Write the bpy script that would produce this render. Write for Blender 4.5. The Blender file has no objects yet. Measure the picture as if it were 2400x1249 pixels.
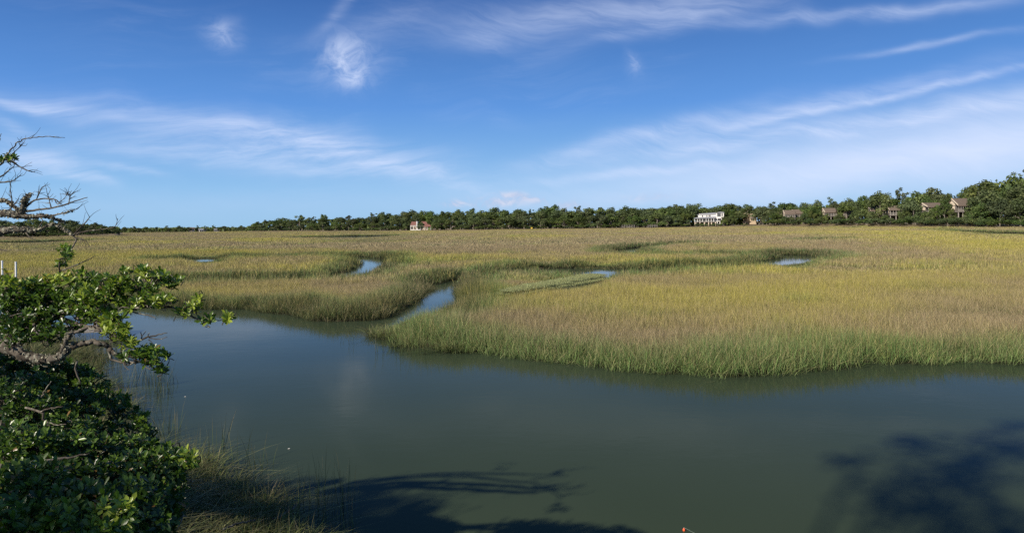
import bpy, math
import numpy as np
from mathutils import Matrix, Vector

scene = bpy.context.scene
COL = scene.collection
R = math.radians
rng = np.random.RandomState(7)

# ------------------------------------------------------------------ camera
F, CX, CY, CAMZ = 1564.0, 1200.0, 523.5, 4.5
ROLL = math.atan(29.0 / 2400.0)
CR, SR = math.cos(ROLL), math.sin(ROLL)
cam = bpy.data.cameras.new('camera')
cam.sensor_width = 36.0
cam.lens = 36.0 * F / 2400.0
cam.shift_y = -(624.5 - CY) / 2400.0
cam.clip_start = 0.1
cam.clip_end = 6000.0
camo = bpy.data.objects.new('camera', cam)
COL.objects.link(camo)
camo.matrix_world = Matrix(((CR, SR, 0, 0), (0, 0, -1, 0), (-SR, CR, 0, CAMZ), (0, 0, 0, 1)))
scene.camera = camo

# ------------------------------------------------------------------ sun, sky, exposure
SUN_AZ, SUN_EL = 44.0, 33.0        # degrees to the left of straight behind, height
SX, SY, SZ = (-math.sin(R(SUN_AZ)) * math.cos(R(SUN_EL)), -math.cos(R(SUN_AZ)) * math.cos(R(SUN_EL)), math.sin(R(SUN_EL)))
sl = bpy.data.lights.new('sun', 'SUN')
sl.energy = 5.0
sl.angle = R(0.8)
sl.color = (1.0, 0.90, 0.76)
so = bpy.data.objects.new('sun', sl)
COL.objects.link(so)
so.rotation_euler = Vector((SX, SY, SZ)).to_track_quat('Z', 'Y').to_euler()
scene.view_settings.view_transform = 'Standard'
scene.view_settings.look = 'None'
scene.view_settings.gamma = 1.0
scene.view_settings.use_curve_mapping = False
scene.view_settings.exposure = 0.38
scene.cycles.use_denoising = False
scene.cycles.max_bounces = 8
scene.cycles.diffuse_bounces = 3
scene.cycles.transparent_max_bounces = 4
scene.cycles.caustics_reflective = False
scene.cycles.caustics_refractive = False


class NT:
    """tiny node builder: values may be sockets or constants"""
    def __init__(self, tree):
        self.t = tree
        self.n = tree.nodes
        self.n.clear()

    def put(self, sock, v):
        if hasattr(v, 'is_output'):
            self.t.links.new(v, sock)
        elif isinstance(v, (tuple, list)):
            sock.default_value = tuple(v) if len(v) == len(sock.default_value) else tuple(v) + (1.0,)
        else:
            sock.default_value = v

    def m(self, op, a, b=None, c=None, clamp=False):
        n = self.n.new('ShaderNodeMath')
        n.operation = op
        n.use_clamp = clamp
        for i, v in enumerate((a, b, c)):
            if v is not None:
                self.put(n.inputs[i], v)
        return n.outputs[0]

    def step(self, x, lo, hi, a=0.0, b=1.0):
        n = self.n.new('ShaderNodeMapRange')
        n.interpolation_type = 'SMOOTHSTEP'
        for i, v in zip((0, 1, 2, 3, 4), (x, lo, hi, a, b)):
            self.put(n.inputs[i], v)
        return n.outputs[0]

    def lin(self, x, lo, hi, a=0.0, b=1.0):
        n = self.n.new('ShaderNodeMapRange')
        for i, v in zip((0, 1, 2, 3, 4), (x, lo, hi, a, b)):
            self.put(n.inputs[i], v)
        return n.outputs[0]

    def mix(self, f, a, b, mode='MIX'):
        n = self.n.new('ShaderNodeMix')
        n.data_type = 'RGBA'
        n.blend_type = mode
        self.put(n.inputs[0], f)
        self.put(n.inputs[6], a)
        self.put(n.inputs[7], b)
        return n.outputs[2]

    def xyz(self, x, y, z):
        n = self.n.new('ShaderNodeCombineXYZ')
        for i, v in enumerate((x, y, z)):
            self.put(n.inputs[i], v)
        return n.outputs[0]

    def noise(self, vec, scale, detail=2.0, rough=0.5, dist=0.0, dims='3D'):
        n = self.n.new('ShaderNodeTexNoise')
        n.noise_dimensions = dims
        if vec is not None:
            self.put(n.inputs['Vector'], vec)
        n.inputs['Scale'].default_value = scale
        n.inputs['Detail'].default_value = detail
        n.inputs['Roughness'].default_value = rough
        n.inputs['Distortion'].default_value = dist
        return n.outputs[0]

    def attr(self, name, kind='GEOMETRY'):
        n = self.n.new('ShaderNodeAttribute')
        n.attribute_name = name
        n.attribute_type = kind
        return n

    def coord(self, which='Object'):
        return self.n.new('ShaderNodeTexCoord').outputs[which]

    def bump(self, h, strength=0.3, dist=0.05):
        n = self.n.new('ShaderNodeBump')
        n.inputs['Strength'].default_value = strength
        n.inputs['Distance'].default_value = dist
        self.put(n.inputs['Height'], h)
        return n.outputs[0]


def az_el(px, py):
    u, v = (px - CX) / F, (CY - py) / F
    x, z = u * CR + v * SR, v * CR - u * SR
    return math.atan2(x, 1.0), math.atan2(z, math.hypot(x, 1.0))


world = bpy.data.worlds.new('World')
scene.world = world
world.use_nodes = True
w = NT(world.node_tree)
sky = w.n.new('ShaderNodeTexSky')
sky.sky_type = 'NISHITA'
sky.sun_disc = False
sky.sun_elevation = R(SUN_EL)
sky.sun_rotation = R(180.0 + SUN_AZ)
sky.altitude = 0.0
sky.air_density = 1.0
sky.dust_density = 0.35
sky.ozone_density = 3.0
gen = w.coord('Generated')
sep = w.n.new('ShaderNodeSeparateXYZ')
w.put(sep.inputs[0], gen)
X, Y, Z = sep.outputs
AZ = w.m('ARCTAN2', X, Y)
EL = w.m('ARCSINE', Z)
# shared noises in (azimuth, elevation): wispy clouds
wv = w.noise(w.xyz(AZ, EL, 3.1), 6.0, 3.0, 0.55)
wx = w.m('MULTIPLY', w.m('SUBTRACT', wv, 0.5), 0.10)
AZw, ELw = w.m('ADD', AZ, wx), w.m('ADD', EL, w.m('MULTIPLY', wx, 0.55))
fil = w.noise(w.xyz(w.m('MULTIPLY', AZw, 5.0), w.m('MULTIPLY', w.m('ADD', ELw, w.m('MULTIPLY', AZw, -0.10)), 34.0), 0.0), 1.0, 8.0, 0.66, 0.35)
fil2 = w.noise(w.xyz(w.m('MULTIPLY', AZw, 7.0), w.m('MULTIPLY', w.m('ADD', ELw, w.m('MULTIPLY', AZw, 0.22)), 40.0), 7.0), 1.0, 8.0, 0.66, 0.35)
puff = w.noise(w.xyz(w.m('MULTIPLY', AZw, 36.0), w.m('MULTIPLY', ELw, 44.0), 1.7), 1.0, 8.0, 0.64, 0.6)
broad = w.noise(w.xyz(w.m('MULTIPLY', AZ, 3.0), w.m('MULTIPLY', EL, 7.0), 5.0), 1.0, 2.0, 0.5)


def feature(px, py, rx, ry, ang=0.0, power=1.0):
    """soft ellipse in azimuth/elevation; ang > 0 turns its right end down"""
    a0, e0 = az_el(px, py)
    sx, sy = rx / F, ry / F
    c, s = math.cos(R(ang)), math.sin(R(ang))
    da, de = w.m('SUBTRACT', AZw, a0), w.m('SUBTRACT', ELw, e0)
    along = w.m('ADD', w.m('MULTIPLY', da, c / sx), w.m('MULTIPLY', de, -s / sx))
    across = w.m('ADD', w.m('MULTIPLY', da, s / sy), w.m('MULTIPLY', de, c / sy))
    r2 = w.m('ADD', w.m('MULTIPLY', along, along), w.m('MULTIPLY', across, across))
    return w.m('MULTIPLY', w.m('EXPONENT', w.m('MULTIPLY', r2, -1.0)), power)


def total(items):
    s = items[0]
    for i in items[1:]:
        s = w.m('ADD', s, i)
    return s


streak_a = total([feature(*a) for a in (
    (1490, 322, 230, 20, -13, 0.42), (1830, 268, 330, 20, -9, 0.46), (2180, 208, 300, 8, -7.5, 0.45), (2250, 250, 200, 22, -6, 0.3),
    (1700, 335, 330, 18, -7, 0.32), (2060, 295, 380, 14, -5, 0.30), (1450, 410, 200, 11, -4, 0.38), (2200, 97, 130, 7, -2, 0.34),
    (2080, 22, 330, 14, 2, 0.42), (1500, 75, 170, 16, -9, 0.22), (1340, 30, 330, 46, -4, 0.33), (1650, 20, 170, 30, 0, 0.3), (1150, 90, 60, 30, 0, 0.2))])
streak_b = total([feature(*a) for a in (
    (120, 253, 90, 13, 10, 0.62), (100, 365, 60, 26, 18, 0.62), (190, 420, 55, 12, 12, 0.5), (25, 280, 40, 12, 15, 0.4), (280, 398, 70, 9, 8, 0.4),
    (420, 352, 180, 30, 2, 0.42), (480, 300, 280, 30, 8, 0.30), (690, 390, 160, 26, 4, 0.34), (800, 352, 220, 40, 8, 0.42), (950, 405, 180, 28, 16, 0.38),
    (640, 320, 220, 20, 4, 0.30), (1130, 275, 70, 18, 8, 0.18), (780, 30, 90, 14, -45, 0.22), (930, 40, 120, 30, -20, 0.15))])
veil = total([feature(2330, 325, 640, 66, -6, 0.62), feature(2050, 395, 680, 64, -3, 0.42), feature(1500, 470, 800, 40, 0, 0.12), feature(330, 480, 600, 40, 0, 0.10)])
puffs = total([feature(*a) for a in (
    (812, 150, 54, 46, 0, 0.50), (822, 188, 38, 20, 0, 0.38), (775, 130, 34, 30, 0, 0.25), (515, 86, 28, 27, 20, 0.42), (1465, 160, 16, 26, -15, 0.32))])
low = total([feature(*a) for a in (
    (1165, 477, 60, 10, 2, 0.9), (1195, 458, 34, 8, 0, 0.75), (1240, 468, 40, 9, 6, 0.8), (1335, 478, 46, 9, -3, 0.75), (1050, 487, 26, 8, -4, 0.9), (1520, 466, 56, 9, 0, 0.42), (1110, 486, 30, 6, 0, 0.4))])
fa = w.step(fil2, 0.22, 0.80, 0.30, 1.35)
fb = w.step(fil, 0.25, 0.75, 0.10, 1.35)
pf = w.step(puff, 0.22, 0.78, 0.05, 1.5)
dens = total([w.m('MULTIPLY', streak_a, fa), w.m('MULTIPLY', streak_b, fb), w.m('MULTIPLY', veil, w.lin(fil2, 0.2, 0.8, 0.8, 1.15)), w.m('MULTIPLY', puffs, pf)])
gen_c = w.m('MULTIPLY', w.step(broad, 0.45, 0.75), w.m('MULTIPLY', w.step(fil, 0.42, 0.8), 0.14))
dens = w.m('ADD', dens, gen_c)
dens = w.m('MULTIPLY', dens, w.step(EL, -0.01, 0.03))
dens = w.m('MINIMUM', w.m('MULTIPLY', dens, 0.86), 0.9)
lowd = w.m('MINIMUM', w.m('MULTIPLY', low, w.step(puff, 0.34, 0.6, 0.0, 1.1)), 0.85)
hs = w.n.new('ShaderNodeHueSaturation')
hs.inputs['Saturation'].default_value = 1.12
hs.inputs['Value'].default_value = 1.0
w.put(hs.inputs['Color'], sky.outputs[0])
SKYK = 7.3      # clear-sky colours above are for the picture; this turns them into radiance for the 0.1 background
ramp = w.n.new('ShaderNodeValToRGB')
w.put(ramp.inputs[0], w.lin(EL, 0.0, R(60.0)))
while len(ramp.color_ramp.elements) < 6: ramp.color_ramp.elements.new(0.5)
for e, (deg, c) in zip(ramp.color_ramp.elements, ((0.0, (0.335, 0.600, 0.900)), (3.0, (0.262, 0.540, 0.900)), (9.8, (0.112, 0.315, 0.775)), (18.5, (0.042, 0.145, 0.455)), (32.0, (0.042, 0.118, 0.330)), (60.0, (0.055, 0.125, 0.290)))):
    e.position = deg / 60.0
    e.color = (c[0], c[1], c[2], 1)
clear = w.mix(1.0, ramp.outputs[0], (SKYK, SKYK, SKYK), 'MULTIPLY')
base = w.mix(0.93, hs.outputs[0], clear)
c1 = w.mix(dens, base, (5.6, 6.3, 8.1))
c2 = w.mix(lowd, c1, w.mix(w.step(puff, 0.42, 0.62), (3.9, 4.4, 6.0), (5.0, 5.4, 6.7)))
bg = w.n.new('ShaderNodeBackground')
w.put(bg.inputs[0], c2)
bg.inputs[1].default_value = 0.10
wo = w.n.new('ShaderNodeOutputWorld')
w.t.links.new(bg.outputs[0], wo.inputs[0])


# ------------------------------------------------------------------ helpers
def at(px, py, depth):
    """a pixel of the photograph and a distance along the view, as a point of the place"""
    u, v = (px - CX) / F, (CY - py) / F
    return np.array(((u * CR + v * SR) * depth, depth, CAMZ + (v * CR - u * SR) * depth))


def gp(px, py, z=0.0):
    u, v = (px - CX) / F, (CY - py) / F
    e = v * CR - u * SR
    d = (CAMZ - z) / max(-e, 1e-4)
    return np.array(((u * CR + v * SR) * d, d))


def to_px(x, y, z):
    a, e = x / y, (z - CAMZ) / y
    u, v = a * CR - e * SR, e * CR + a * SR
    return CX + u * F, CY - v * F


def hor(px):
    return 538.0 - 29.0 * px / 2400.0


def tag(o, label=None, cat=None, group=None, kind=None):
    if label: o['label'] = label
    if cat: o['category'] = cat
    if group: o['group'] = group
    if kind: o['kind'] = kind
    return o


def empty(name, loc, label, cat, group=None, rz=0.0):
    o = bpy.data.objects.new(name, None)
    o.empty_display_size = 0.2
    COL.objects.link(o)
    o.location = loc
    o.rotation_euler = (0, 0, rz)
    return tag(o, label, cat, group)


def link(name, me, parent=None, loc=None):
    o = bpy.data.objects.new(name, me)
    COL.objects.link(o)
    if parent is not None: o.parent = parent
    if loc is not None: o.location = loc
    return o


def mesh_np(name, V, T, mat, attrs=None, smooth=False):
    """V (n,3); T (m,k) faces of one size"""
    me = bpy.data.meshes.new(name)
    V = np.asarray(V, np.float32)
    T = np.asarray(T, np.int32)
    k = T.shape[1]
    me.vertices.add(len(V))
    me.vertices.foreach_set('co', V.ravel())
    me.loops.add(T.size)
    me.loops.foreach_set('vertex_index', T.ravel())
    me.polygons.add(len(T))
    me.polygons.foreach_set('loop_start', np.arange(0, T.size, k, dtype=np.int32))
    me.polygons.foreach_set('loop_total', np.full(len(T), k, np.int32))
    if smooth:
        me.polygons.foreach_set('use_smooth', np.ones(len(T), bool))
    for an, av in (attrs or {}).items():
        a = me.attributes.new(an, 'FLOAT', 'POINT')
        a.data.foreach_set('value', np.asarray(av, np.float32))
    me.update()
    me.validate()
    if mat: me.materials.append(mat)
    return me


class MB:
    """collects boxes, prisms and tubes into ONE mesh"""
    def __init__(self):
        self.v, self.f = [], []

    def add(self, vs, fs):
        b = len(self.v)
        self.v += [tuple(map(float, p)) for p in vs]
        self.f += [tuple(i + b for i in q) for q in fs]
        return self

    def box(self, x0, x1, y0, y1, z0, z1):
        vs = [(x, y, z) for z in (z0, z1) for y in (y0, y1) for x in (x0, x1)]
        return self.add(vs, [(0, 2, 3, 1), (4, 5, 7, 6), (0, 1, 5, 4), (2, 6, 7, 3), (0, 4, 6, 2), (1, 3, 7, 5)])

    def slab(self, pts, dz):
        """flat polygon thickened downwards by dz"""
        n = len(pts)
        vs = list(pts) + [(p[0], p[1], p[2] - dz) for p in pts]
        fs = [tuple(range(n)), tuple(range(2 * n - 1, n - 1, -1))]
        fs += [(i, i + n, (i + 1) % n + n, (i + 1) % n) for i in range(n)]
        return self.add(vs, fs)

    def prism_y(self, poly, y0, y1):
        n = len(poly)
        vs = [(x, y0, z) for x, z in poly] + [(x, y1, z) for x, z in poly]
        fs = [tuple(range(n)), tuple(range(2 * n - 1, n - 1, -1))]
        fs += [(i, i + n, (i + 1) % n + n, (i + 1) % n) for i in range(n)]
        return self.add(vs, fs)

    def prism_x(self, poly, x0, x1):
        n = len(poly)
        vs = [(x0, y, z) for y, z in poly] + [(x1, y, z) for y, z in poly]
        fs = [tuple(range(n)), tuple(range(2 * n - 1, n - 1, -1))]
        fs += [(i, i + n, (i + 1) % n + n, (i + 1) % n) for i in range(n)]
        return self.add(vs, fs)

    def tube(self, pts, rad, sides=6, wob=0.0):
        P = [np.array(p, float) for p in pts]
        n = len(P)
        ref = None
        vs, fs = [], []
        for i in range(n):
            d = P[min(i + 1, n - 1)] - P[max(i - 1, 0)]
            d /= max(np.linalg.norm(d), 1e-9)
            if ref is None:
                ref = np.cross(d, (0.3, 0.9, 0.2))
                if np.linalg.norm(ref) < 0.1: ref = np.cross(d, (1, 0, 0))
            ref = ref - d * ref.dot(d)
            ref /= max(np.linalg.norm(ref), 1e-9)
            bi = np.cross(d, ref)
            r = rad[i] if hasattr(rad, '__len__') else rad
            for k in range(sides):
                a = 2 * math.pi * k / sides
                rr = r * (1 + wob * rng.uniform(-1, 1))
                vs.append(P[i] + (ref * math.cos(a) + bi * math.sin(a)) * rr)
        for i in range(n - 1):
            for k in range(sides):
                a, b = i * sides + k, i * sides + (k + 1) % sides
                fs.append((a, b, b + sides, a + sides))
        fs.append(tuple(range(sides - 1, -1, -1)))
        fs.append(tuple(range((n - 1) * sides, n * sides)))
        return self.add(vs, fs)

    def mesh(self, name, mat, smooth=False):
        me = bpy.data.meshes.new(name)
        me.from_pydata(self.v, [], self.f)
        if smooth:
            me.polygons.foreach_set('use_smooth', np.ones(len(me.polygons), bool))
        me.update()
        me.materials.append(mat)
        return me

    def build(self, name, mat, parent=None, smooth=False):
        return link(name, self.mesh(name, mat, smooth), parent)


def curve_pts(ctrl, n_per=6, jit=0.0):
    """Catmull-Rom through control points (any dimension)"""
    C = np.array(ctrl, float)
    C = np.vstack((2 * C[0] - C[1], C, 2 * C[-1] - C[-2]))
    out = []
    for i in range(1, len(C) - 2):
        p0, p1, p2, p3 = C[i - 1], C[i], C[i + 1], C[i + 2]
        for t in np.linspace(0, 1, n_per, endpoint=False):
            out.append(0.5 * (2 * p1 + (p2 - p0) * t + (2 * p0 - 5 * p1 + 4 * p2 - p3) * t * t + (3 * p1 - p0 - 3 * p2 + p3) * t ** 3))
    out.append(C[-2])
    out = np.array(out)
    if jit:
        out[1:-1, :3] += rng.normal(0, jit, (len(out) - 2, 3))
    return out


def fbm(x, y, scale, seed=0, octaves=4):
    x, y = np.asarray(x, float) / scale, np.asarray(y, float) / scale
    tot, amp, nrm = 0.0, 1.0, 0.0
    for o in range(octaves):
        xi, yi = np.floor(x).astype(np.int64), np.floor(y).astype(np.int64)
        fx, fy = x - xi, y - yi
        fx, fy = fx * fx * (3 - 2 * fx), fy * fy * (3 - 2 * fy)

        def h(a, b):
            n = (a * 374761393 + b * 668265263 + (seed + o * 17) * 974711) & 0x7fffffff
            n = ((n ^ (n >> 13)) * 1274126177) & 0x7fffffff
            return ((n ^ (n >> 16)) & 0xffff) / 65535.0
        v = (h(xi, yi) * (1 - fx) + h(xi + 1, yi) * fx) * (1 - fy) + (h(xi, yi + 1) * (1 - fx) + h(xi + 1, yi + 1) * fx) * fy
        tot, nrm = tot + v * amp, nrm + amp
        x, y, amp = x * 2.03 + 11.3, y * 2.03 + 5.7, amp * 0.5
    return tot / nrm


def sstep(x, a, b):
    t = np.clip((x - a) / (b - a), 0, 1)
    return t * t * (3 - 2 * t)


# ------------------------------------------------------------------ materials
def material(name):
    m = bpy.data.materials.new(name)
    m.use_nodes = True
    return m, NT(m.node_tree)


def finish(n, color, rough=0.8, normal=None, spec=0.3, translucent=None):
    p = n.n.new('ShaderNodeBsdfPrincipled')
    n.put(p.inputs['Base Color'], color)
    n.put(p.inputs['Roughness'], rough)
    n.put(p.inputs['Specular IOR Level'], spec)
    if normal is not None: n.put(p.inputs['Normal'], normal)
    out = n.n.new('ShaderNodeOutputMaterial')
    sh = p.outputs[0]
    if translucent:
        t = n.n.new('ShaderNodeBsdfTranslucent')
        n.put(t.inputs[0], translucent[1])
        mx = n.n.new('ShaderNodeMixShader')
        n.put(mx.inputs[0], translucent[0])
        n.t.links.new(sh, mx.inputs[1])
        n.t.links.new(t.outputs[0], mx.inputs[2])
        sh = mx.outputs[0]
    n.t.links.new(sh, out.inputs[0])
    return p


def plain(name, c, rough=0.75, var=0.25, scale=1.5, spec=0.3):
    m, n = material(name)
    f = n.noise(n.coord('Object'), scale, 4.0, 0.6)
    k = n.lin(f, 0.3, 0.7, 1 - var, 1 + var)
    col = n.mix(1.0, c, n.xyz(k, k, k), 'MULTIPLY')
    finish(n, col, rough, None, spec)
    return m


M = {}
M['white'] = plain('white_paint', (0.68, 0.67, 0.64), 0.6, 0.08)
M['cream'] = plain('cream_stucco', (0.56, 0.47, 0.36), 0.8, 0.12)
M['tan'] = plain('tan_siding', (0.42, 0.33, 0.23), 0.8, 0.12)
M['cedar'] = plain('weathered_cedar', (0.07, 0.058, 0.05), 0.85, 0.3)
M['cedar_roof'] = plain('cedar_shingle', (0.135, 0.105, 0.082), 0.9, 0.25, 3.0)
M['grey_roof'] = plain('grey_metal_roof', (0.25, 0.26, 0.28), 0.6, 0.12)
M['red_roof'] = plain('red_roof_tile', (0.21, 0.098, 0.078), 0.8, 0.25, 3.0)
M['glass'] = plain('dark_glass', (0.018, 0.022, 0.03), 0.15, 0.2, 0.6, 0.5)
M['pale_trim'] = plain('pale_trim', (0.36, 0.33, 0.30), 0.7, 0.12)
M['grey_wood'] = plain('grey_wood', (0.25, 0.23, 0.21), 0.9, 0.3, 6.0)
M['yellow'] = plain('yellow_paint', (0.65, 0.45, 0.06), 0.6, 0.08)
M['pvc'] = plain('white_pipe', (0.80, 0.80, 0.78), 0.45, 0.06)
M['orange'] = plain('orange_float', (0.85, 0.12, 0.04), 0.35, 0.05)
M['line'] = plain('fishing_line', (0.25, 0.32, 0.26), 0.4, 0.05)

# bark: grey, lichen-spotted
m, n = material('bark')
oc = n.coord('Object')
b1 = n.noise(oc, 9.0, 5.0, 0.65)
b2 = n.noise(oc, 26.0, 3.0, 0.6)
c = n.mix(n.step(b1, 0.35, 0.65), (0.040, 0.033, 0.026), (0.135, 0.118, 0.095))
c = n.mix(n.step(b2, 0.56, 0.66), c, (0.25, 0.25, 0.20))
finish(n, c, 0.9, n.bump(b2, 0.6, 0.01), 0.15)
M['bark'] = m
m, n = material('lichen')
b2 = n.noise(n.coord('Object'), 30.0, 3.0, 0.6)
c = n.mix(n.step(b2, 0.35, 0.65), (0.10, 0.09, 0.06), (0.34, 0.33, 0.25))
finish(n, c, 0.95, None, 0.1)
M['lichen'] = m
m, n = material('far_bark')
b1 = n.noise(n.coord('Object'), 1.4, 3.0, 0.6)
finish(n, n.mix(b1, (0.09, 0.075, 0.06), (0.30, 0.27, 0.23)), 0.9, None, 0.1)
M['far_bark'] = m

# near leaves
m, n = material('waxy_leaf')
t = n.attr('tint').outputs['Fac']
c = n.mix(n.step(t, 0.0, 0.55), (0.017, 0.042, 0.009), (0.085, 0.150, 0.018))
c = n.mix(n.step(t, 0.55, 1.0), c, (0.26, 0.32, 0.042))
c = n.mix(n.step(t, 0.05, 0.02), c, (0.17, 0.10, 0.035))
finish(n, c, 0.33, None, 0.42, (0.22, n.mix(1.0, c, (1.5, 1.7, 0.7), 'MULTIPLY')))
M['leaf'] = m
m, n = material('yellow_leaf')
t = n.attr('tint').outputs['Fac']
finish(n, n.mix(t, (0.25, 0.25, 0.02), (0.42, 0.38, 0.03)), 0.4, None, 0.4, (0.25, (0.5, 0.5, 0.05)))
M['yellow_leaf'] = m


def foliage_mat(name, dark, mid, light, trans=0.18):
    m, n = material(name)
    t = n.attr('tint').outputs['Fac']
    oi = n.n.new('ShaderNodeObjectInfo')
    c = n.mix(n.step(t, 0.0, 0.6), dark, mid)
    c = n.mix(n.step(t, 0.6, 1.0), c, light)
    rnd = oi.outputs['Random']
    hs = n.n.new('ShaderNodeHueSaturation')
    n.put(hs.inputs['Hue'], n.lin(rnd, 0, 1, 0.478, 0.515))
    n.put(hs.inputs['Saturation'], n.lin(n.m('FRACT', n.m('MULTIPLY', rnd, 7.13)), 0, 1, 0.72, 1.0))
    n.put(hs.inputs['Value'], n.lin(n.m('FRACT', n.m('MULTIPLY', rnd, 3.7)), 0, 1, 0.75, 1.3))
    n.put(hs.inputs['Color'], c)
    finish(n, hs.outputs[0], 0.6, None, 0.2, (trans, hs.outputs[0]))
    return m


M['oak'] = foliage_mat('oak_foliage', (0.044, 0.070, 0.019), (0.082, 0.122, 0.027), (0.140, 0.175, 0.042))
M['pine'] = foliage_mat('pine_foliage', (0.034, 0.053, 0.021), (0.064, 0.092, 0.030), (0.12, 0.145, 0.048))
M['shrub'] = foliage_mat('shrub_foliage', (0.032, 0.060, 0.014), (0.075, 0.118, 0.026), (0.14, 0.185, 0.045))


# marsh grass
def grass_mat(name, gold, mauve, green, straw, dark, shade_green=(0.075, 0.105, 0.036)):
    m, n = material(name)
    t = n.attr('t').outputs['Fac']
    rnd = n.attr('rnd').outputs['Fac']
    tint = n.attr('tint', 'INSTANCER').outputs['Fac']
    edge = n.attr('edge', 'INSTANCER').outputs['Fac']
    tip = n.mix(tint, mauve, gold)
    tip = n.mix(n.m('MULTIPLY', n.step(rnd, 0.70, 0.95), n.lin(edge, 0.2, 1.0, 1.0, 0.45)), tip, straw)
    green = n.mix(n.step(edge, 1.0, 2.0), green, shade_green)  # darkened green paints in the self-shading of the farther creek-bank grass
    tip = n.mix(n.m('MULTIPLY', n.m('MINIMUM', edge, 1.0), n.step(rnd, 0.95, 0.35)), tip, green)
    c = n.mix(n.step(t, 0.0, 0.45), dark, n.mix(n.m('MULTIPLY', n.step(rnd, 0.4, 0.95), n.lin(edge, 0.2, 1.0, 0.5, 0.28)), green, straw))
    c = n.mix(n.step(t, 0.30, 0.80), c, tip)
    k = n.lin(n.m('FRACT', n.m('MULTIPLY', rnd, 9.7)), 0, 1, 0.42, 1.55)
    c = n.mix(1.0, c, n.xyz(k, k, k), 'MULTIPLY')
    finish(n, c, 0.55, None, 0.22, (0.30, c))
    return m


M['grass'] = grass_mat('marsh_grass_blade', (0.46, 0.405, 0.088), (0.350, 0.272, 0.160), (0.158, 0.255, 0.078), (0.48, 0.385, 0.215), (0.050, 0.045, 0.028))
M['bank_grass'] = grass_mat('bank_grass_blade', (0.17, 0.20, 0.058), (0.14, 0.11, 0.06), (0.085, 0.13, 0.038), (0.23, 0.19, 0.105), (0.015, 0.014, 0.009))
M['turf'] = grass_mat('low_turf_blade', (0.36, 0.37, 0.16), (0.31, 0.32, 0.15), (0.28, 0.33, 0.15), (0.40, 0.38, 0.20), (0.14, 0.15, 0.07))

m, n = material('marsh_mud')
oc = n.coord('Object')
a = n.noise(oc, 0.9, 5.0, 0.6)
c = n.mix(n.step(a, 0.3, 0.7), (0.045, 0.038, 0.028), (0.10, 0.085, 0.055))
up = n.attr('upland').outputs['Fac']
c = n.mix(up, c, n.mix(n.noise(oc, 0.25, 4.0, 0.6), (0.16, 0.13, 0.06), (0.26, 0.20, 0.12)))
finish(n, c, 0.85, n.bump(a, 0.4, 0.08), 0.2)
M['mud'] = m

m, n = material('creek_water')
oc = n.coord('Object')
mp = n.n.new('ShaderNodeMapping')
mp.inputs['Scale'].default_value = (1.0, 1.6, 1.0)
n.put(mp.inputs[0], oc)
r1 = n.noise(mp.outputs[0], 2.2, 3.0, 0.55)
r2 = n.noise(mp.outputs[0], 0.35, 2.0, 0.5)
patch = n.noise(oc, 0.09, 3.0, 0.55)
c = n.mix(n.step(patch, 0.35, 0.65), (0.032, 0.046, 0.025), (0.039, 0.054, 0.031))
p = finish(n, c, n.lin(r2, 0.3, 0.7, 0.04, 0.09), n.bump(n.m('ADD', r1, n.m('MULTIPLY', r2, 2.0)), 0.03, 0.05), 0.5)
p.inputs['IOR'].default_value = 1.10
M['water'] = m

# ------------------------------------------------------------------ water and land
def line_interp(table):
    xs, ys = zip(*table)
    return lambda x: np.interp(x, xs, ys)


wood_base = line_interp(((-400, 557), (0, 556), (100, 555), (200, 551), (280, 548), (290, 546), (400, 545), (500, 544), (580, 543), (585, 542), (700, 541), (900, 541), (1000, 540),
                         (1200, 537), (1400, 535), (1600, 532), (1700, 529), (1850, 526), (2000, 525), (2200, 527), (2300, 530), (2800, 534)))
wood_top = line_interp(((-400, 520), (0, 519), (100, 515), (200, 519), (280, 531), (290, 532), (400, 531), (500, 530), (578, 530), (586, 524), (620, 514), (700, 509), (760, 505), (830, 506), (880, 504),
                        (920, 495), (1000, 495), (1100, 491), (1200, 489), (1300, 486), (1400, 482), (1500, 480), (1630, 478), (1750, 480), (1850, 476), (1960, 464), (2040, 452), (2110, 448),
                        (2200, 446), (2250, 456), (2300, 436), (2350, 422), (2400, 412), (2800, 395)))
wood_dist = line_interp(((-400, 280), (0, 285), (200, 300), (280, 320), (289, 520), (579, 520), (585, 450), (700, 440), (900, 420), (1000, 400), (1200, 380), (1600, 385), (1700, 400), (1850, 360),
                         (2000, 320), (2200, 270), (2300, 250), (2800, 220)))


def gps(pts, z=0.0):
    return np.array([gp(a, b, z) for a, b in pts])


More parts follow.
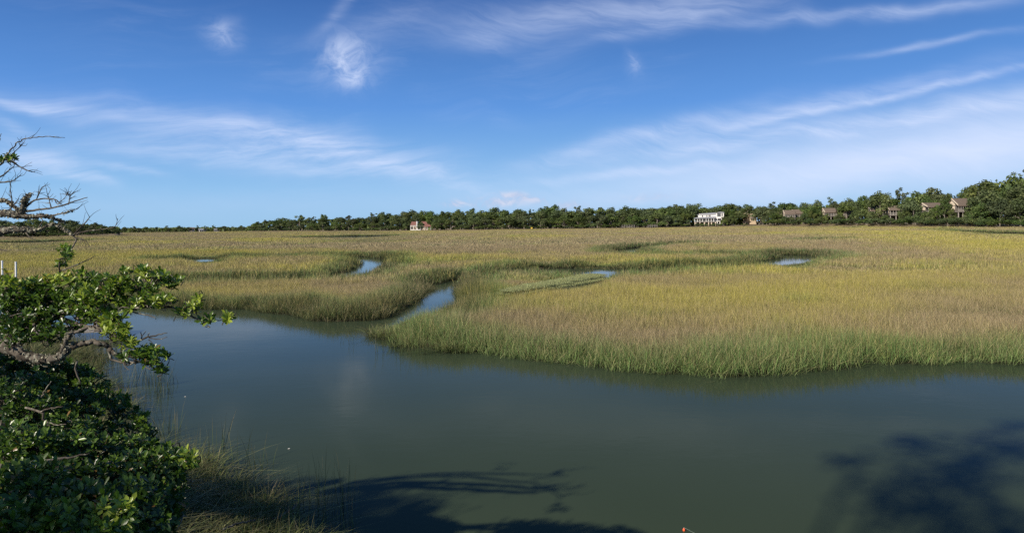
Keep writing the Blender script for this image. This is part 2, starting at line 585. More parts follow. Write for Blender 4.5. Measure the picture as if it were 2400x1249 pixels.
main_far = gps(((2900, 846), (2400, 853), (2280, 851), (2100, 858), (1950, 869), (1800, 881), (1700, 879), (1560, 873), (1430, 867), (1290, 853), (1180, 832), (1060, 822), (960, 808), (912, 792), (904, 768),
                (894, 752), (862, 749), (790, 755), (735, 753), (660, 737), (580, 726), (500, 726), (400, 722), (300, 714), (200, 706), (60, 700), (-300, 695)))
bank_line = gps(((-300, 790), (60, 792), (150, 800), (205, 832), (236, 846), (196, 862), (200, 884), (225, 925), (235, 960), (205, 990), (215, 1030), (300, 1090), (410, 1125), (510, 1165), (602, 1222), (672, 1295)))
main_poly = np.vstack((main_far, bank_line, [[-3.2, 7.5], [-4.0, 2.0], [-4.0, -0.5], [60, -0.5], [60, 20]]))
channels = [  # centre line in pixels on the water, width in metres
    ([(872, 768), (925, 757), (985, 738), (1020, 716), (1032, 692), (1044, 670), (1072, 655), (1110, 648)], [3.6, 3.2, 2.9, 2.8, 2.6, 2.5, 2.2, 2.0]),
    ([(1110, 648), (1200, 641), (1300, 632), (1370, 634), (1400, 641), (1425, 643), (1500, 638), (1600, 634), (1700, 629), (1790, 623), (1850, 613), (1880, 606), (1860, 600)], [2.6, 3.2, 3.4, 4.5, 11, 9.0, 5, 5.5, 5.5, 5.5, 6, 5.5, 5.5]),
    ([(1860, 600), (1750, 602), (1600, 603), (1480, 599), (1470, 588), (1540, 578), (1600, 574)], [5.5, 5.5, 5.5, 5, 5, 5, 5]),
    ([(360, 676), (430, 668), (540, 666), (660, 663), (760, 658), (812, 652), (850, 636), (874, 621), (868, 609), (800, 604), (700, 606), (640, 608), (560, 609), (490, 611), (455, 610)],
     [5, 5.5, 5.5, 5, 4.6, 4.0, 3.4, 3.6, 4.5, 5.5, 6, 6, 6, 10, 9]),
    ([(770, 557), (830, 556), (910, 555)], [12, 44, 16]),
    ([(690, 561), (760, 559)], [5, 8]),
    ([(20, 569), (60, 570), (115, 567)], [14, 36, 30]),
    ([(2190, 540), (2260, 544), (2330, 547), (2480, 553)], [6, 11, 12, 12]),
    ([(1890, 567), (1960, 563)], [3, 3]),
]
CH = [(curve_pts([tuple(gp(a, b)) + (wd,) for (a, b), wd in zip(pp, ww)], 5)) for pp, ww in channels]


def seg_dist(P, A, B):
    """distance of points P (n,2) to segments A-B (m,2), blockwise: min distance, and position on the nearest"""
    best = np.full(len(P), 1e9)
    for a, b in zip(A, B):
        ab = b[:2] - a[:2]
        t = np.clip(((P - a[:2]) @ ab) / max(ab @ ab, 1e-9), 0, 1)
        q = P - (a[:2] + t[:, None] * ab)
        d = np.hypot(q[:, 0], q[:, 1])
        if len(a) > 2:
            d = d - 0.5 * (a[2] + t * (b[2] - a[2]))
        best = np.minimum(best, d)
    return best


def inside(P, poly):
    c = np.zeros(len(P), bool)
    x, y = P[:, 0], P[:, 1]
    for a, b in zip(poly, np.roll(poly, -1, 0)):
        k = (a[1] > y) != (b[1] > y)
        c ^= k & (x < (b[0] - a[0]) * (y - a[1]) / (b[1] - a[1] + 1e-12) + a[0])
    return c


def shore(P):
    """signed distance to the water's edge: > 0 on land"""
    wob = (fbm(P[:, 0], P[:, 1], 1.6, 3, 3) - 0.5) * 1.0 + (fbm(P[:, 0], P[:, 1], 5.0, 13, 2) - 0.5) * 1.0
    d = seg_dist(P, main_poly, np.roll(main_poly, -1, 0))
    d = np.where(inside(P, main_poly), -d, d)
    for c in CH:
        d = np.minimum(d, seg_dist(P, c[:-1], c[1:]))
    return d + wob


def land_height(x, y, sd):
    px, _ = to_px(x, y, 0.8)
    D = wood_dist(px)
    up = sstep(y, D - 16, D - 3)
    z = np.clip(sd * 0.16 - 0.06, -0.7, 0.10)
    z = z + np.where(sd > 0, sstep(y, 60, 330) * 0.30 * np.clip(sd / 6, 0, 1), 0)
    zb = CAMZ - (wood_base(px) - hor(px)) * D / F
    z = z * (1 - up) + zb * up
    near = np.clip(sd, 0, 4) * 0.16 * (y < 30) * (x < -2) * sstep(-(y - 30), 0, 6)    # the near bank climbs towards the shrubs
    return z + near + (fbm(x, y, 2.2, 9, 3) - 0.5) * 0.10 * (sd > 0), up


nr, nc = 400, 420
yy = np.geomspace(2.0, 2600.0, nr)
rr = np.linspace(-1.25, 1.05, nc)
GX = (yy[:, None] * rr[None, :]).ravel()
GY = np.repeat(yy, nc)
SD = shore(np.column_stack((GX, GY)))
GZ, UP = land_height(GX, GY, SD)
idx = np.arange(nr * nc).reshape(nr, nc)
quads = np.stack((idx[:-1, :-1], idx[:-1, 1:], idx[1:, 1:], idx[1:, :-1]), -1).reshape(-1, 4)
keep = ~(SD[quads].max(1) < -3.0)
ground = link('marsh_ground', mesh_np('marsh_ground', np.column_stack((GX, GY, GZ)), quads[keep], M['mud'], {'upland': UP}, True))
tag(ground, kind='structure')
mb = MB()
mb.slab([(-70, -60, 0.7), (-2.8, -60, 0.7), (-4.6, 2.0, 0.7), (-70, 2.0, 0.7)], 2.0)
tag(mb.build('bank_ground', M['mud']), kind='structure')
mb = MB()
mb.add([(-1500, -80, 0), (1500, -80, 0), (1500, 1500, 0), (-1500, 1500, 0)], [(0, 1, 2, 3)])
tag(mb.build('creek_water', M['water']), kind='structure')


# ------------------------------------------------------------------ marsh grass (uncountable: geometry-node instances of a few tufts)
def tuft_mesh(name, n_blades, spread, h, width, mat, lean=0.22, curl=0.25, segs=2, seed=0, flop=0.0):
    r = np.random.RandomState(seed)
    V, T, tt, rd = [], [], [], []
    for _ in range(n_blades):
        a, q = r.uniform(0, 2 * math.pi), math.sqrt(r.uniform()) * spread
        bx, by = q * math.cos(a), q * math.sin(a)
        hh = h * r.uniform(0.55, 1.12)
        la = r.uniform(0, 2 * math.pi)
        ln, cu = abs(r.normal(0, lean)), r.uniform(0, curl)
        if r.uniform() < flop: ln, cu = ln + 0.4, cu + 0.6
        wa = r.uniform(0, math.pi)
        wx, wy = math.cos(wa), math.sin(wa)
        wd = width * r.uniform(0.6, 1.3) * 0.5
        b = len(V)
        k = r.uniform()
        for s in range(segs + 1):
            f = s / segs
            off = (ln * f + cu * f * f) * hh
            x, y, z = bx + off * math.cos(la), by + off * math.sin(la), hh * f * (1 - 0.35 * cu * f * f - 0.2 * ln * f)
            if s < segs:
                g = wd * (1 - 0.45 * f)
                V += [(x - wx * g, y - wy * g, z), (x + wx * g, y + wy * g, z)]
                tt += [f, f]; rd += [k, k]
            else:
                V.append((x, y, z)); tt.append(f); rd.append(k)
        for s in range(segs - 1):
            i = b + 2 * s
            T += [(i, i + 1, i + 3), (i, i + 3, i + 2)]
        i = b + 2 * (segs - 1)
        T.append((i, i + 1, i + 2))
    return mesh_np(name, np.array(V), np.array(T), mat, {'t': tt, 'rnd': rd})


def tuft_collection(name, meshes):
    c = bpy.data.collections.new(name)
    for i, me in enumerate(meshes):
        c.objects.link(bpy.data.objects.new(name + '_tuft', me))
    return c


def scatter(name, P, scale, zscale, tint, edge, coll, label=None, seed=0):
    r = np.random.RandomState(seed)
    me = bpy.data.meshes.new(name)
    me.vertices.add(len(P))
    me.vertices.foreach_set('co', np.asarray(P, np.float32).ravel())
    for an, av in (('sc', scale), ('zs', zscale), ('tint', tint), ('edge', edge), ('rz', r.uniform(0, 6.283, len(P)))):
        a = me.attributes.new(an, 'FLOAT', 'POINT')
        a.data.foreach_set('value', np.broadcast_to(np.asarray(av, np.float32), (len(P),)).copy())
    a = me.attributes.new('pick', 'INT', 'POINT')
    a.data.foreach_set('value', r.randint(0, 1000, len(P)).astype(np.int32))
    o = link(name, me)
    tag(o, kind='stuff')
    g = bpy.data.node_groups.new(name + '_nodes', 'GeometryNodeTree')
    g.interface.new_socket('Geometry', in_out='INPUT', socket_type='NodeSocketGeometry')
    g.interface.new_socket('Geometry', in_out='OUTPUT', socket_type='NodeSocketGeometry')
    N, L = g.nodes, g.links
    gi, go = N.new('NodeGroupInput'), N.new('NodeGroupOutput')
    ip = N.new('GeometryNodeInstanceOnPoints')
    ci = N.new('GeometryNodeCollectionInfo')
    ci.inputs['Collection'].default_value = coll
    ci.inputs['Separate Children'].default_value = True
    ci.inputs['Reset Children'].default_value = True

    def na(attr, typ='FLOAT'):
        x = N.new('GeometryNodeInputNamedAttribute')
        x.data_type = typ
        x.inputs[0].default_value = attr
        return x.outputs['Attribute']
    L.new(gi.outputs[0], ip.inputs['Points'])
    L.new(ci.outputs[0], ip.inputs['Instance'])
    ip.inputs['Pick Instance'].default_value = True
    L.new(na('pick', 'INT'), ip.inputs['Instance Index'])
    cx = N.new('ShaderNodeCombineXYZ')
    L.new(na('rz'), cx.inputs[2])
    L.new(cx.outputs[0], ip.inputs['Rotation'])
    cs = N.new('ShaderNodeCombineXYZ')
    s = na('sc')
    L.new(s, cs.inputs[0]); L.new(s, cs.inputs[1]); L.new(na('zs'), cs.inputs[2])
    L.new(cs.outputs[0], ip.inputs['Scale'])
    L.new(ip.outputs[0], go.inputs[0])
    md = o.modifiers.new('tufts', 'NODES')
    md.node_group = g
    return o


TINTS = ((950, 607, 200, 9, .7), (700, 626, 170, 12, .5), (560, 678, 200, 14, .6), (1250, 648, 130, 8, .6), (1560, 612, 250, 7, .5), (1750, 700, 520, 55, .45), (2150, 553, 210, 12, .9),
         (2350, 578, 170, 16, .7), (2050, 640, 300, 25, .35), (250, 606, 260, 14, .35), (330, 569, 130, 5, .7), (620, 562, 70, 4, .9), (1700, 632, 260, 8, .45), (780, 590, 60, 6, .5), (560, 592, 60, 5, .6),
         (1150, 690, 100, 12, .4), (1500, 700, 300, 30, .3), (60, 610, 120, 14, .4), (1250, 552, 90, 4, .5), (1850, 548, 200, 4, .35),
         (800, 575, 460, 9, -.6), (400, 552, 250, 6, -.5), (1150, 570, 330, 16, -.5), (1700, 560, 380, 11, -.6), (1950, 585, 140, 16, -.55), (1330, 628, 60, 11, -1.0), (870, 625, 60, 12, -.6), (1000, 668, 60, 12, -.4),
         (2000, 825, 500, 18, -.35), (1150, 745, 170, 14, -.4), (1500, 785, 330, 14, -.4), (2150, 600, 120, 12, -.4), (2250, 720, 200, 40, -.25), (2000, 550, 60, 5, -.4))
LOW = ((1865, 628, 60, 16, .35), (1408, 660, 42, 17, .12), (1405, 646, 36, 10, .12), (1410, 628, 40, 8, .35), (485, 621, 46, 10, .12), (478, 604, 44, 5, .3), (85, 584, 70, 10, .15), (850, 568, 110, 7, .15), (850, 549, 110, 4, .3), (832, 648, 40, 9, .55), (850, 561, 110, 5, .3), (985, 742, 80, 24, .55), (85, 577, 70, 7, .4), (1290, 690, 110, 18, .45), (1330, 672, 90, 10, .3), (850, 640, 26, 14, .6),
       (930, 775, 50, 22, .7), (2330, 553, 160, 5, .5), (1030, 735, 50, 18, .6))


def paint(P, table, base):
    px, py = to_px(P[:, 0], P[:, 1], 0.6)
    out = base
    for cx, cy, rx, ry, v in table:
        wgt = np.exp(-(((px - cx) / rx) ** 2 + ((py - cy) / ry) ** 2))
        out = out + v * wgt
    return out


def low_factor(P):
    px, py = to_px(P[:, 0], P[:, 1], 0.0)
    out = np.ones(len(P))
    for cx, cy, rx, ry, v in LOW:
        q = ((px - cx) / rx) ** 2 + ((py - cy) / ry) ** 2
        out = np.minimum(out, 1 - (1 - v) * np.exp(-q * q))
    return out


def jitter_grid(y0, y1, step, seed):
    r = np.random.RandomState(seed)
    ys = np.arange(y0, y1, step)
    out = []
    for y in ys:
        x0, x1 = -0.80 * y - 3, 0.80 * y + 3
        xs = np.arange(x0, x1, step)
        out.append(np.column_stack((xs, np.full(len(xs), y))))
    P = np.vstack(out)
    return P + r.uniform(-0.5, 0.5, P.shape) * step


grass_defs = (
    ('marsh_grass', 17.0, 48.0, 0.23, 0.34, 54, 0.0118, 10, 6),
    ('marsh_grass', 48.0, 115.0, 0.70, 0.80, 90, 0.036, 6, 5),
    ('marsh_grass', 115.0, 560.0, 2.1, 2.3, 170, 0.095, 5, 4),
)
for gi_, (nm, y0, y1, step, spread, blades, width, nv, sd_) in enumerate(grass_defs):
    P = jitter_grid(y0, y1, step, 40 + gi_)
    r = np.random.RandomState(60 + gi_)
    keep = (P[:, 1] > 28) | (P[:, 0] > -8.5 )
    P = P[keep]
    sd = shore(P)
    z, up = land_height(P[:, 0], P[:, 1], sd)
    k = (sd > -0.10 + r.uniform(0, 0.25, len(P))) & (up < 0.35)
    # keep the pale turf strip open
    lowf = low_factor(P)
    P, sd, z, lowf = P[k], sd[k], z[k], lowf[k]
    big = fbm(P[:, 0], P[:, 1] * 0.8, 26.0, 1, 4)
    mid_ = fbm(P[:, 0], P[:, 1], 5.0, 2, 3)
    tint = np.clip(paint(P, TINTS, 0.42 - 0.09 * sstep(P[:, 1], 50, 110) + (big - 0.5) * 1.6 + (mid_ - 0.5) * 0.9 + r.normal(0, 0.24, len(P))), 0, 1)
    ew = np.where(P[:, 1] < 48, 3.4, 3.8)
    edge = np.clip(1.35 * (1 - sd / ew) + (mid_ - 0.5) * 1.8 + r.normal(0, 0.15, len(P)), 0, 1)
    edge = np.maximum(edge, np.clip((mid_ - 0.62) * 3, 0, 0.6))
    flat = sstep(fbm(P[:, 0], P[:, 1], 9.0, 51, 3), 0.62, 0.74)
    tint = np.clip(tint - 0.35 * flat, 0, 1)
    edge = np.where(P[:, 1] > 29.5, edge * (1 + np.clip(1.3 - sd / 2.5, 0, 1)), edge)  # values over one pick the green darkened for shade on farther banks
    hh = (0.80 - 0.13 * sstep(P[:, 1], 40, 200)) * (0.72 + 0.60 * mid_) * (1 + 0.22 * np.clip(edge - 1, 0, 1)) * r.uniform(0.74, 1.20, len(P)) * lowf * (1 - 0.35 * flat)
    hh *= np.clip(0.65 + sd * 0.5, 0.65, 1)
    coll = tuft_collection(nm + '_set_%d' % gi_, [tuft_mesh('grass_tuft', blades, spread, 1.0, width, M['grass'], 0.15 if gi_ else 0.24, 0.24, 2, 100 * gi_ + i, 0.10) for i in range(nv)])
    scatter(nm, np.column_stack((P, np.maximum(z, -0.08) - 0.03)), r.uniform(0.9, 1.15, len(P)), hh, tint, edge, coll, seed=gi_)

# pale green low turf on the creek bank in the middle of the marsh
tc = curve_pts([tuple(gp(a, b, 0.75)) + (wd,) for a, b, wd in ((1196, 686, 0.35), (1250, 674, 0.7), (1310, 663, 0.9), (1360, 654, 0.9), (1395, 648, 0.4))], 6)
cl, wdt = tc[:, :2], tc[:, 2]
V, Q = [], []
for i in range(len(cl)):
    d = cl[min(i + 1, len(cl) - 1)] - cl[max(i - 1, 0)]
    d /= np.linalg.norm(d)
    nrm = np.array((-d[1], d[0]))
    for k in range(9):
        s = -1 + 2 * k / 8
        p = cl[i] + nrm * s * wdt[i] * (1.0 + 0.6 * (s < 0))
        V.append((p[0], p[1], 0.05 + 0.85 * (1 - abs(s) ** 2.2) + 0.05 * fbm(p[0], p[1], 0.7, 4, 2)))
for i in range(len(cl) - 1):
    for k in range(8):
        a = i * 9 + k
        Q.append((a, a + 1, a + 10, a + 9))
m, n = material('turf_soil')
finish(n, n.mix(n.noise(n.coord('Object'), 2.5, 4.0, 0.6), (0.17, 0.185, 0.075), (0.30, 0.31, 0.145)), 0.9, None, 0.1)
tag(link('turf_bank', mesh_np('turf_bank', np.array(V), np.array(Q), m, None, True)), kind='structure')
V = np.array(V)
r = np.random.RandomState(5)
q = r.randint(0, len(V), 2600)
P = V[q] + np.column_stack((r.uniform(-.45, .45, (2600, 2)), np.zeros(2600)))
P[:, 2] -= 0.05
coll = tuft_collection('low_turf_set', [tuft_mesh('turf_tuft', 50, 0.35, 0.09, 0.022, M['turf'], 0.3, 0.4, 2, 700 + i) for i in range(3)])
scatter('low_turf_grass', P, 1.0, r.uniform(0.7, 1.3, len(P)), 0.6, 0.4, coll, seed=9)

# near bank grass on the left
r = np.random.RandomState(31)
P = np.column_stack((r.uniform(-24, -1.5, 60000), r.uniform(4, 31, 60000)))
sd = shore(P)
z, up = land_height(P[:, 0], P[:, 1], sd)
k = (sd > -0.25) & (r.uniform(size=len(P)) < np.where(P[:, 1] < 14, 0.85, 0.35)) & (sd < np.where(P[:, 1] < 17, 5, 9))
P, sd, z = P[k], sd[k], z[k]
cl_ = fbm(P[:, 0], P[:, 1], 0.9, 21, 3)
k = cl_ > 0.42
P, sd, z, cl_ = P[k], sd[k], z[k], cl_[k]
coll = tuft_collection('bank_grass_set', [tuft_mesh('bank_tuft', 20, 0.16, 1.0, 0.015, M['bank_grass'], 0.20, 0.55, 4, 300 + i, 0.10) for i in range(6)])
scatter('bank_grass', np.column_stack((P, np.maximum(z, 0) - 0.03)), r.uniform(0.8, 1.2, len(P)), (0.18 + 0.38 * cl_) * r.uniform(0.6, 1.25, len(P)), np.clip((cl_ - 0.4) * 3, 0, 1), r.uniform(0.1, 0.8, len(P)), coll, seed=11)
# thin tall reeds standing in the shallow edge
P = np.column_stack((r.uniform(-20, -2.4, 26000), r.uniform(8, 26, 26000)))
sd = shore(P)
gap = fbm(P[:, 0], P[:, 1], 1.3, 33, 2)
k = (sd > -1.3) & (sd < 0.5) & (gap > 0.52) & (r.uniform(size=len(P)) < 0.22)
P = P[k]
coll = tuft_collection('reed_set', [tuft_mesh('reed_tuft', 5, 0.18, 1.0, 0.007, M['bank_grass'], 0.10, 0.15, 3, 340 + i) for i in range(4)])
scatter('shore_reeds', np.column_stack((P, np.full(len(P), -0.05))), 1.0, r.uniform(0.4, 1.05, len(P)), 0.2, r.uniform(0, .3, len(P)), coll, seed=12)


# ------------------------------------------------------------------ far trees
def quads_cloud(C, Nrm, size, r):
    """one leaf spray (a bent quad) per centre, roughly facing Nrm"""
    n = len(C)
    Nn = Nrm + r.normal(0, 0.55, (n, 3))
    Nn /= np.linalg.norm(Nn, axis=1)[:, None] + 1e-9
    a = np.cross(Nn, r.normal(0, 1, (n, 3)))
    a /= np.linalg.norm(a, axis=1)[:, None] + 1e-9
    b = np.cross(Nn, a)
    s = size * r.uniform(0.55, 1.35, (n, 1))
    e = r.uniform(0.45, 1.0, (n, 1))
    V = np.empty((n, 4, 3))
    V[:, 0] = C - a * s
    V[:, 1] = C - b * s * e + Nn * s * 0.2
    V[:, 2] = C + a * s
    V[:, 3] = C + b * s * e + Nn * s * 0.2
    return V.reshape(-1, 3), np.arange(4 * n).reshape(n, 4)


def crown_mesh(name, kind, seed, n_leaf):
    """unit tree: 1 m high, crown about 1 m wide"""
    r = np.random.RandomState(seed)
    blobs = []
    if kind == 'oak':
        for _ in range(17):
            a, q = r.uniform(0, 2 * math.pi), math.sqrt(r.uniform()) * 0.36
            zc = 0.66 + 0.20 * (1 - (q / 0.36) ** 2) * r.uniform(0.2, 1) - 0.22 * r.uniform() * (q / 0.36)
            blobs.append((q * math.cos(a), q * math.sin(a), zc, r.uniform(0.11, 0.19), 0.72))
        for _ in range(10):
            a = r.uniform(0, 2 * math.pi)
            blobs.append((0.33 * math.cos(a), 0.33 * math.sin(a), r.uniform(0.22, 0.5), r.uniform(0.10, 0.16), 0.8))
    elif kind == 'tall':
        for _ in range(15):
            zc = r.uniform(0.40, 0.90)
            rad = 0.30 * math.sin(math.pi * min(1, (zc - 0.22) / 0.8)) + 0.05
            a, q = r.uniform(0, 2 * math.pi), math.sqrt(r.uniform()) * rad
            blobs.append((q * math.cos(a), q * math.sin(a), zc, r.uniform(0.10, 0.17), 0.8))
    elif kind == 'pine':
        for _ in range(13):
            zc = r.uniform(0.62, 0.95)
            a, q = r.uniform(0, 2 * math.pi), r.uniform(0.03, 0.24) * (1.25 - (zc - 0.6))
            blobs.append((q * math.cos(a), q * math.sin(a), zc, r.uniform(0.06, 0.11), 0.6))
    else:   # shrub: dense dome down to the ground
        for _ in range(16):
            a, q = r.uniform(0, 2 * math.pi), math.sqrt(r.uniform()) * 0.48
            zc = 0.12 + 0.62 * math.sqrt(max(0, 1 - (q / 0.56) ** 2)) * r.uniform(0.35, 1)
            blobs.append((q * math.cos(a), q * math.sin(a), zc, r.uniform(0.15, 0.24), 0.85))
    B = np.array(blobs)
    wgt = B[:, 3] ** 2
    pick = r.choice(len(B), n_leaf, p=wgt / wgt.sum())
    d = r.normal(0, 1, (n_leaf, 3))
    d[:, 2] += 0.25
    d /= np.linalg.norm(d, axis=1)[:, None]
    rad = B[pick, 3] * r.uniform(0.55, 1.06, n_leaf) * (1 + 0.12 * r.normal(0, 1, n_leaf))
    C = B[pick, :3] + d * rad[:, None] * np.array((1, 1, 1)) * np.column_stack((np.ones(n_leaf), np.ones(n_leaf), B[pick, 4]))
    size = {'oak': 0.027, 'tall': 0.025, 'pine': 0.019, 'shrub': 0.034}[kind]
    V, Q = quads_cloud(C, d, size, r)
    btint = r.uniform(0.2, 0.8, len(B))
    tint = np.clip(btint[pick] + r.normal(0, 0.18, n_leaf), 0, 1)
    mat = {'oak': M['oak'], 'tall': M['oak'], 'pine': M['pine'], 'shrub': M['shrub']}[kind]
    return mesh_np(name, V, Q, mat, {'tint': np.repeat(tint, 4)}), B


def trunk_mesh(name, kind, B, seed):
    global rng
    keep_rng, rng = rng, np.random.RandomState(seed)
    mb = MB()
    r = rng
    if kind == 'shrub':
        for _ in range(5):
            b = B[r.randint(len(B))]
            mb.tube(curve_pts([(r.uniform(-.05, .05), r.uniform(-.05, .05), -0.05), (b[0] * .5, b[1] * .5, b[2] * .6), (b[0], b[1], b[2])], 3), np.linspace(0.018, 0.006, 7), 5)
    else:
        top = 0.88 if kind == 'pine' else 0.5
        rad = 0.016 if kind == 'pine' else 0.026
        lx, ly = r.uniform(-.05, .05, 2)
        st = curve_pts([(0, 0, -0.06), (lx * .4, ly * .4, top * .4), (lx, ly, top)], 4)
        mb.tube(st, np.linspace(rad * 1.25, rad * (0.35 if kind == 'pine' else 0.7), len(st)), 6)
        for b in B[r.permutation(len(B))[:9]]:
            z0 = min(top, max(0.22 if kind != 'pine' else 0.6, b[2] - 0.22))
            s = np.array((lx * z0 / top, ly * z0 / top, z0))
            e = np.array(b[:3])
            md = (s + e) / 2 + np.array((0, 0, -0.02)) + r.uniform(-.03, .03, 3)
            mb.tube(curve_pts([s, md, e], 3), np.linspace(rad * .55, rad * .12, 7), 4)
    rng = keep_rng
    return mb.mesh(name, M['far_bark'])


PROTO = {}
for kind, nv, nl in (('oak', 5, 2600), ('tall', 3, 2200), ('pine', 3, 1100), ('shrub', 4, 1500)):
    for i in range(nv):
        cm, B = crown_mesh('crown', kind, 500 + 31 * i + 7 * len(kind), nl)
        PROTO.setdefault(kind, []).append((cm, trunk_mesh('trunk', kind, B, 900 + i + 13 * len(kind))))

LANDMARKS = ((470, 'the small pale houses'), (580, 'the left end of the main wood'), (985, 'the red-roofed house'), (1246, 'the yellow marsh marker'), (1472, 'the grey dock'), (1655, 'the white house'),
             (1758, 'the tan house'), (1860, 'the twin-roofed townhouse'), (1965, 'the pair of gabled townhouses'), (2080, 'the shaded townhouse'), (2258, 'the tall gabled townhouse'))
ORD = ['first', 'second', 'third', 'fourth', 'fifth', 'sixth', 'seventh', 'eighth', 'ninth', 'tenth', 'eleventh', 'twelfth', 'thirteenth', 'fourteenth', 'fifteenth', 'sixteenth', 'seventeenth', 'eighteenth', 'nineteenth', 'twentieth', 'twenty-first', 'twenty-second', 'twenty-third', 'twenty-fourth', 'twenty-fifth', 'twenty-sixth', 'twenty-seventh', 'twenty-eighth']
TREES = []   # px, row, kind, height, width, root


def ground_at(x, y):
    P = np.array([[x, y]])
    z, _ = land_height(P[:, 0], P[:, 1], np.array([9.0]))
    return float(z[0])


def put_tree(px, depth, kind, height, width, row, group):
    x = at(px, hor(px), depth)[0]
    z = ground_at(x, depth)
    name = {'oak': 'oak_tree', 'tall': 'oak_tree', 'pine': 'pine_tree', 'shrub': 'shrub'}[kind]
    root = bpy.data.objects.new(name, None)
    COL.objects.link(root)
    root.location = (x, depth, z)
    root.rotation_euler = (0, 0, rng.uniform(0, 6.283))
    root.scale = (width, width, height)
    cm, tm = PROTO[kind][rng.randint(len(PROTO[kind]))]
    link('crown', cm, root)
    link('trunk', tm, root)
    root['category'] = 'shrub' if kind == 'shrub' else 'tree'
    root['group'] = group
    TREES.append((px, row, kind, height, width, root))
    return root


def height_for(px, depth, top_py, z):
    return CAMZ + (hor(px) - top_py) * depth / F - z


def near_house(px, pad):
    return any(a - pad < px < b + pad for a, b in ((962, 1016), (1626, 1700), (1736, 1782), (1836, 1886), (1928, 2002), (2036, 2122), (2166, 2284)))


def row(px0, px1, step_px, ddist, frac, kinds, wf, rowname, group, avoid=0, jit=0.35):
    px = px0
    while px < px1:
        st = step_px * rng.uniform(0.75, 1.3)
        if not (avoid and near_house(px, avoid)):
            D = float(wood_dist(px)) + ddist + rng.uniform(-3, 4)
            kind = kinds[rng.randint(len(kinds))]
            x = at(px, hor(px), D)[0]
            z = ground_at(x, D)
            f = frac * rng.uniform(1 - jit * 0.6, 1 + jit * 0.25)
            top = hor(px) - 0 + (float(wood_base(px)) - hor(px)) - f * (float(wood_base(px)) - float(wood_top(px)))
            h = max(1.8, height_for(px, D, top, z)) * (1.13 if rowname != 'front' else 1.05)
            wd = h * wf * rng.uniform(0.85, 1.2)
            if kind == 'pine': wd *= 0.75
            put_tree(px, D, kind, h, wd, rowname, group)
        px += st


G1, G2, G3 = 'oaks along the far edge of the marsh', 'trees on the skyline of the wood', 'shrubs along the far shore'
row(-40, 285, 26, 2, 0.80, ['oak', 'oak', 'tall'], 1.35, 'front', G1)
row(-30, 285, 34, 14, 1.0, ['oak', 'tall', 'oak'], 1.2, 'skyline', G2, jit=0.2)
row(288, 580, 17, 2, 0.85, ['oak', 'oak', 'tall'], 1.35, 'front', G1)
row(292, 580, 24, 16, 1.03, ['oak', 'tall', 'pine'], 1.1, 'skyline', G2, jit=0.25)
row(592, 1830, 27, 3, 0.64, ['oak', 'oak', 'tall'], 1.30, 'front', G1, avoid=14)
row(600, 1840, 36, 19, 0.86, ['oak', 'oak', 'tall'], 1.15, 'middle', G1, jit=0.2)
row(605, 1850, 27, 26, 1.0, ['oak', 'tall', 'oak', 'oak', 'pine'], 1.0, 'skyline', G2, jit=0.26)
row(1790, 2420, 38, 17, 0.78, ['oak', 'oak', 'tall'], 0.8, 'middle', G1, jit=0.2)
row(1850, 2480, 33, 27, 1.02, ['oak', 'oak', 'tall', 'pine'], 0.80, 'skyline', G2, jit=0.22)
row(2292, 2460, 42, 1, 0.62, ['oak', 'oak'], 1.05, 'front', G1, jit=0.2)
row(2310, 2480, 40, 7, 0.85, ['oak', 'tall'], 0.85, 'middle', G1, jit=0.2)
# single trees that stand before or between the houses
for px, dd, topf, kind, wf in ((1858, -3, 505, 'tall', 0.8), (1874, -4, 504, 'oak', 0.8), (1938, -3, 500, 'tall', .7), (2075, -4, 500, 'oak', .9), (2182, -4, 494, 'tall', .7), (2230, -3, 488, 'tall', .7), (2274, -4, 497, 'oak', .8), (1701, -3, 504, 'oak', 1.0), (1697, -6, 512, 'oak', 1.1), (1840, -1, 503, 'oak', 0.8), (1887, -1, 496, 'oak', 0.8), (1926, 0, 494, 'tall', 0.7), (1966, -2, 500, 'oak', 0.9), (2004, 0, 492, 'oak', 0.8), (2045, -1, 492, 'oak', 0.9), (2120, -1, 490, 'oak', 0.9), (2172, -1, 490, 'oak', .8), (2286, -2, 484, 'oak', .9), (1712, 0, 507, 'oak', 1.0), (1716, 4, 499, 'oak', 0.9), (986, -4, 518.5, 'oak', 0.85), (1022, -2, 517, 'oak', 1.2), (952, 0, 520, 'oak', 1.0), (1642, 1, 521, 'shrub', 1.3),
                               (1612, 1, 512, 'oak', 0.9), (1797, 2, 502, 'oak', 0.9), (1815, 2, 498, 'oak', 1.0), (1905, 3, 492, 'tall', 0.75), (1898, 6, 480, 'oak', 0.9), (2020, 2, 482, 'oak', 0.9), (2140, 4, 466, 'oak', 1.0),
                               (2196, -1, 476, 'oak', 0.75), (2215, -2, 470, 'tall', 0.6), (2300, 0, 470, 'oak', 1.0), (2062, 6, 441, 'oak', 0.75), (1985, 6, 472, 'oak', 0.9)):
    D = float(wood_dist(px)) + dd
    x = at(px, hor(px), D)[0]
    h = height_for(px, D, topf, ground_at(x, D))
    put_tree(px, D, kind, h, h * wf, 'front', G1)
row(592, 1620, 25, 0, 0.27, ['shrub'], 2.2, 'shrub', G3, avoid=10, jit=0.8)
row(-20, 280, 22, 0, 0.35, ['shrub'], 2.6, 'shrub', G3, jit=0.6)
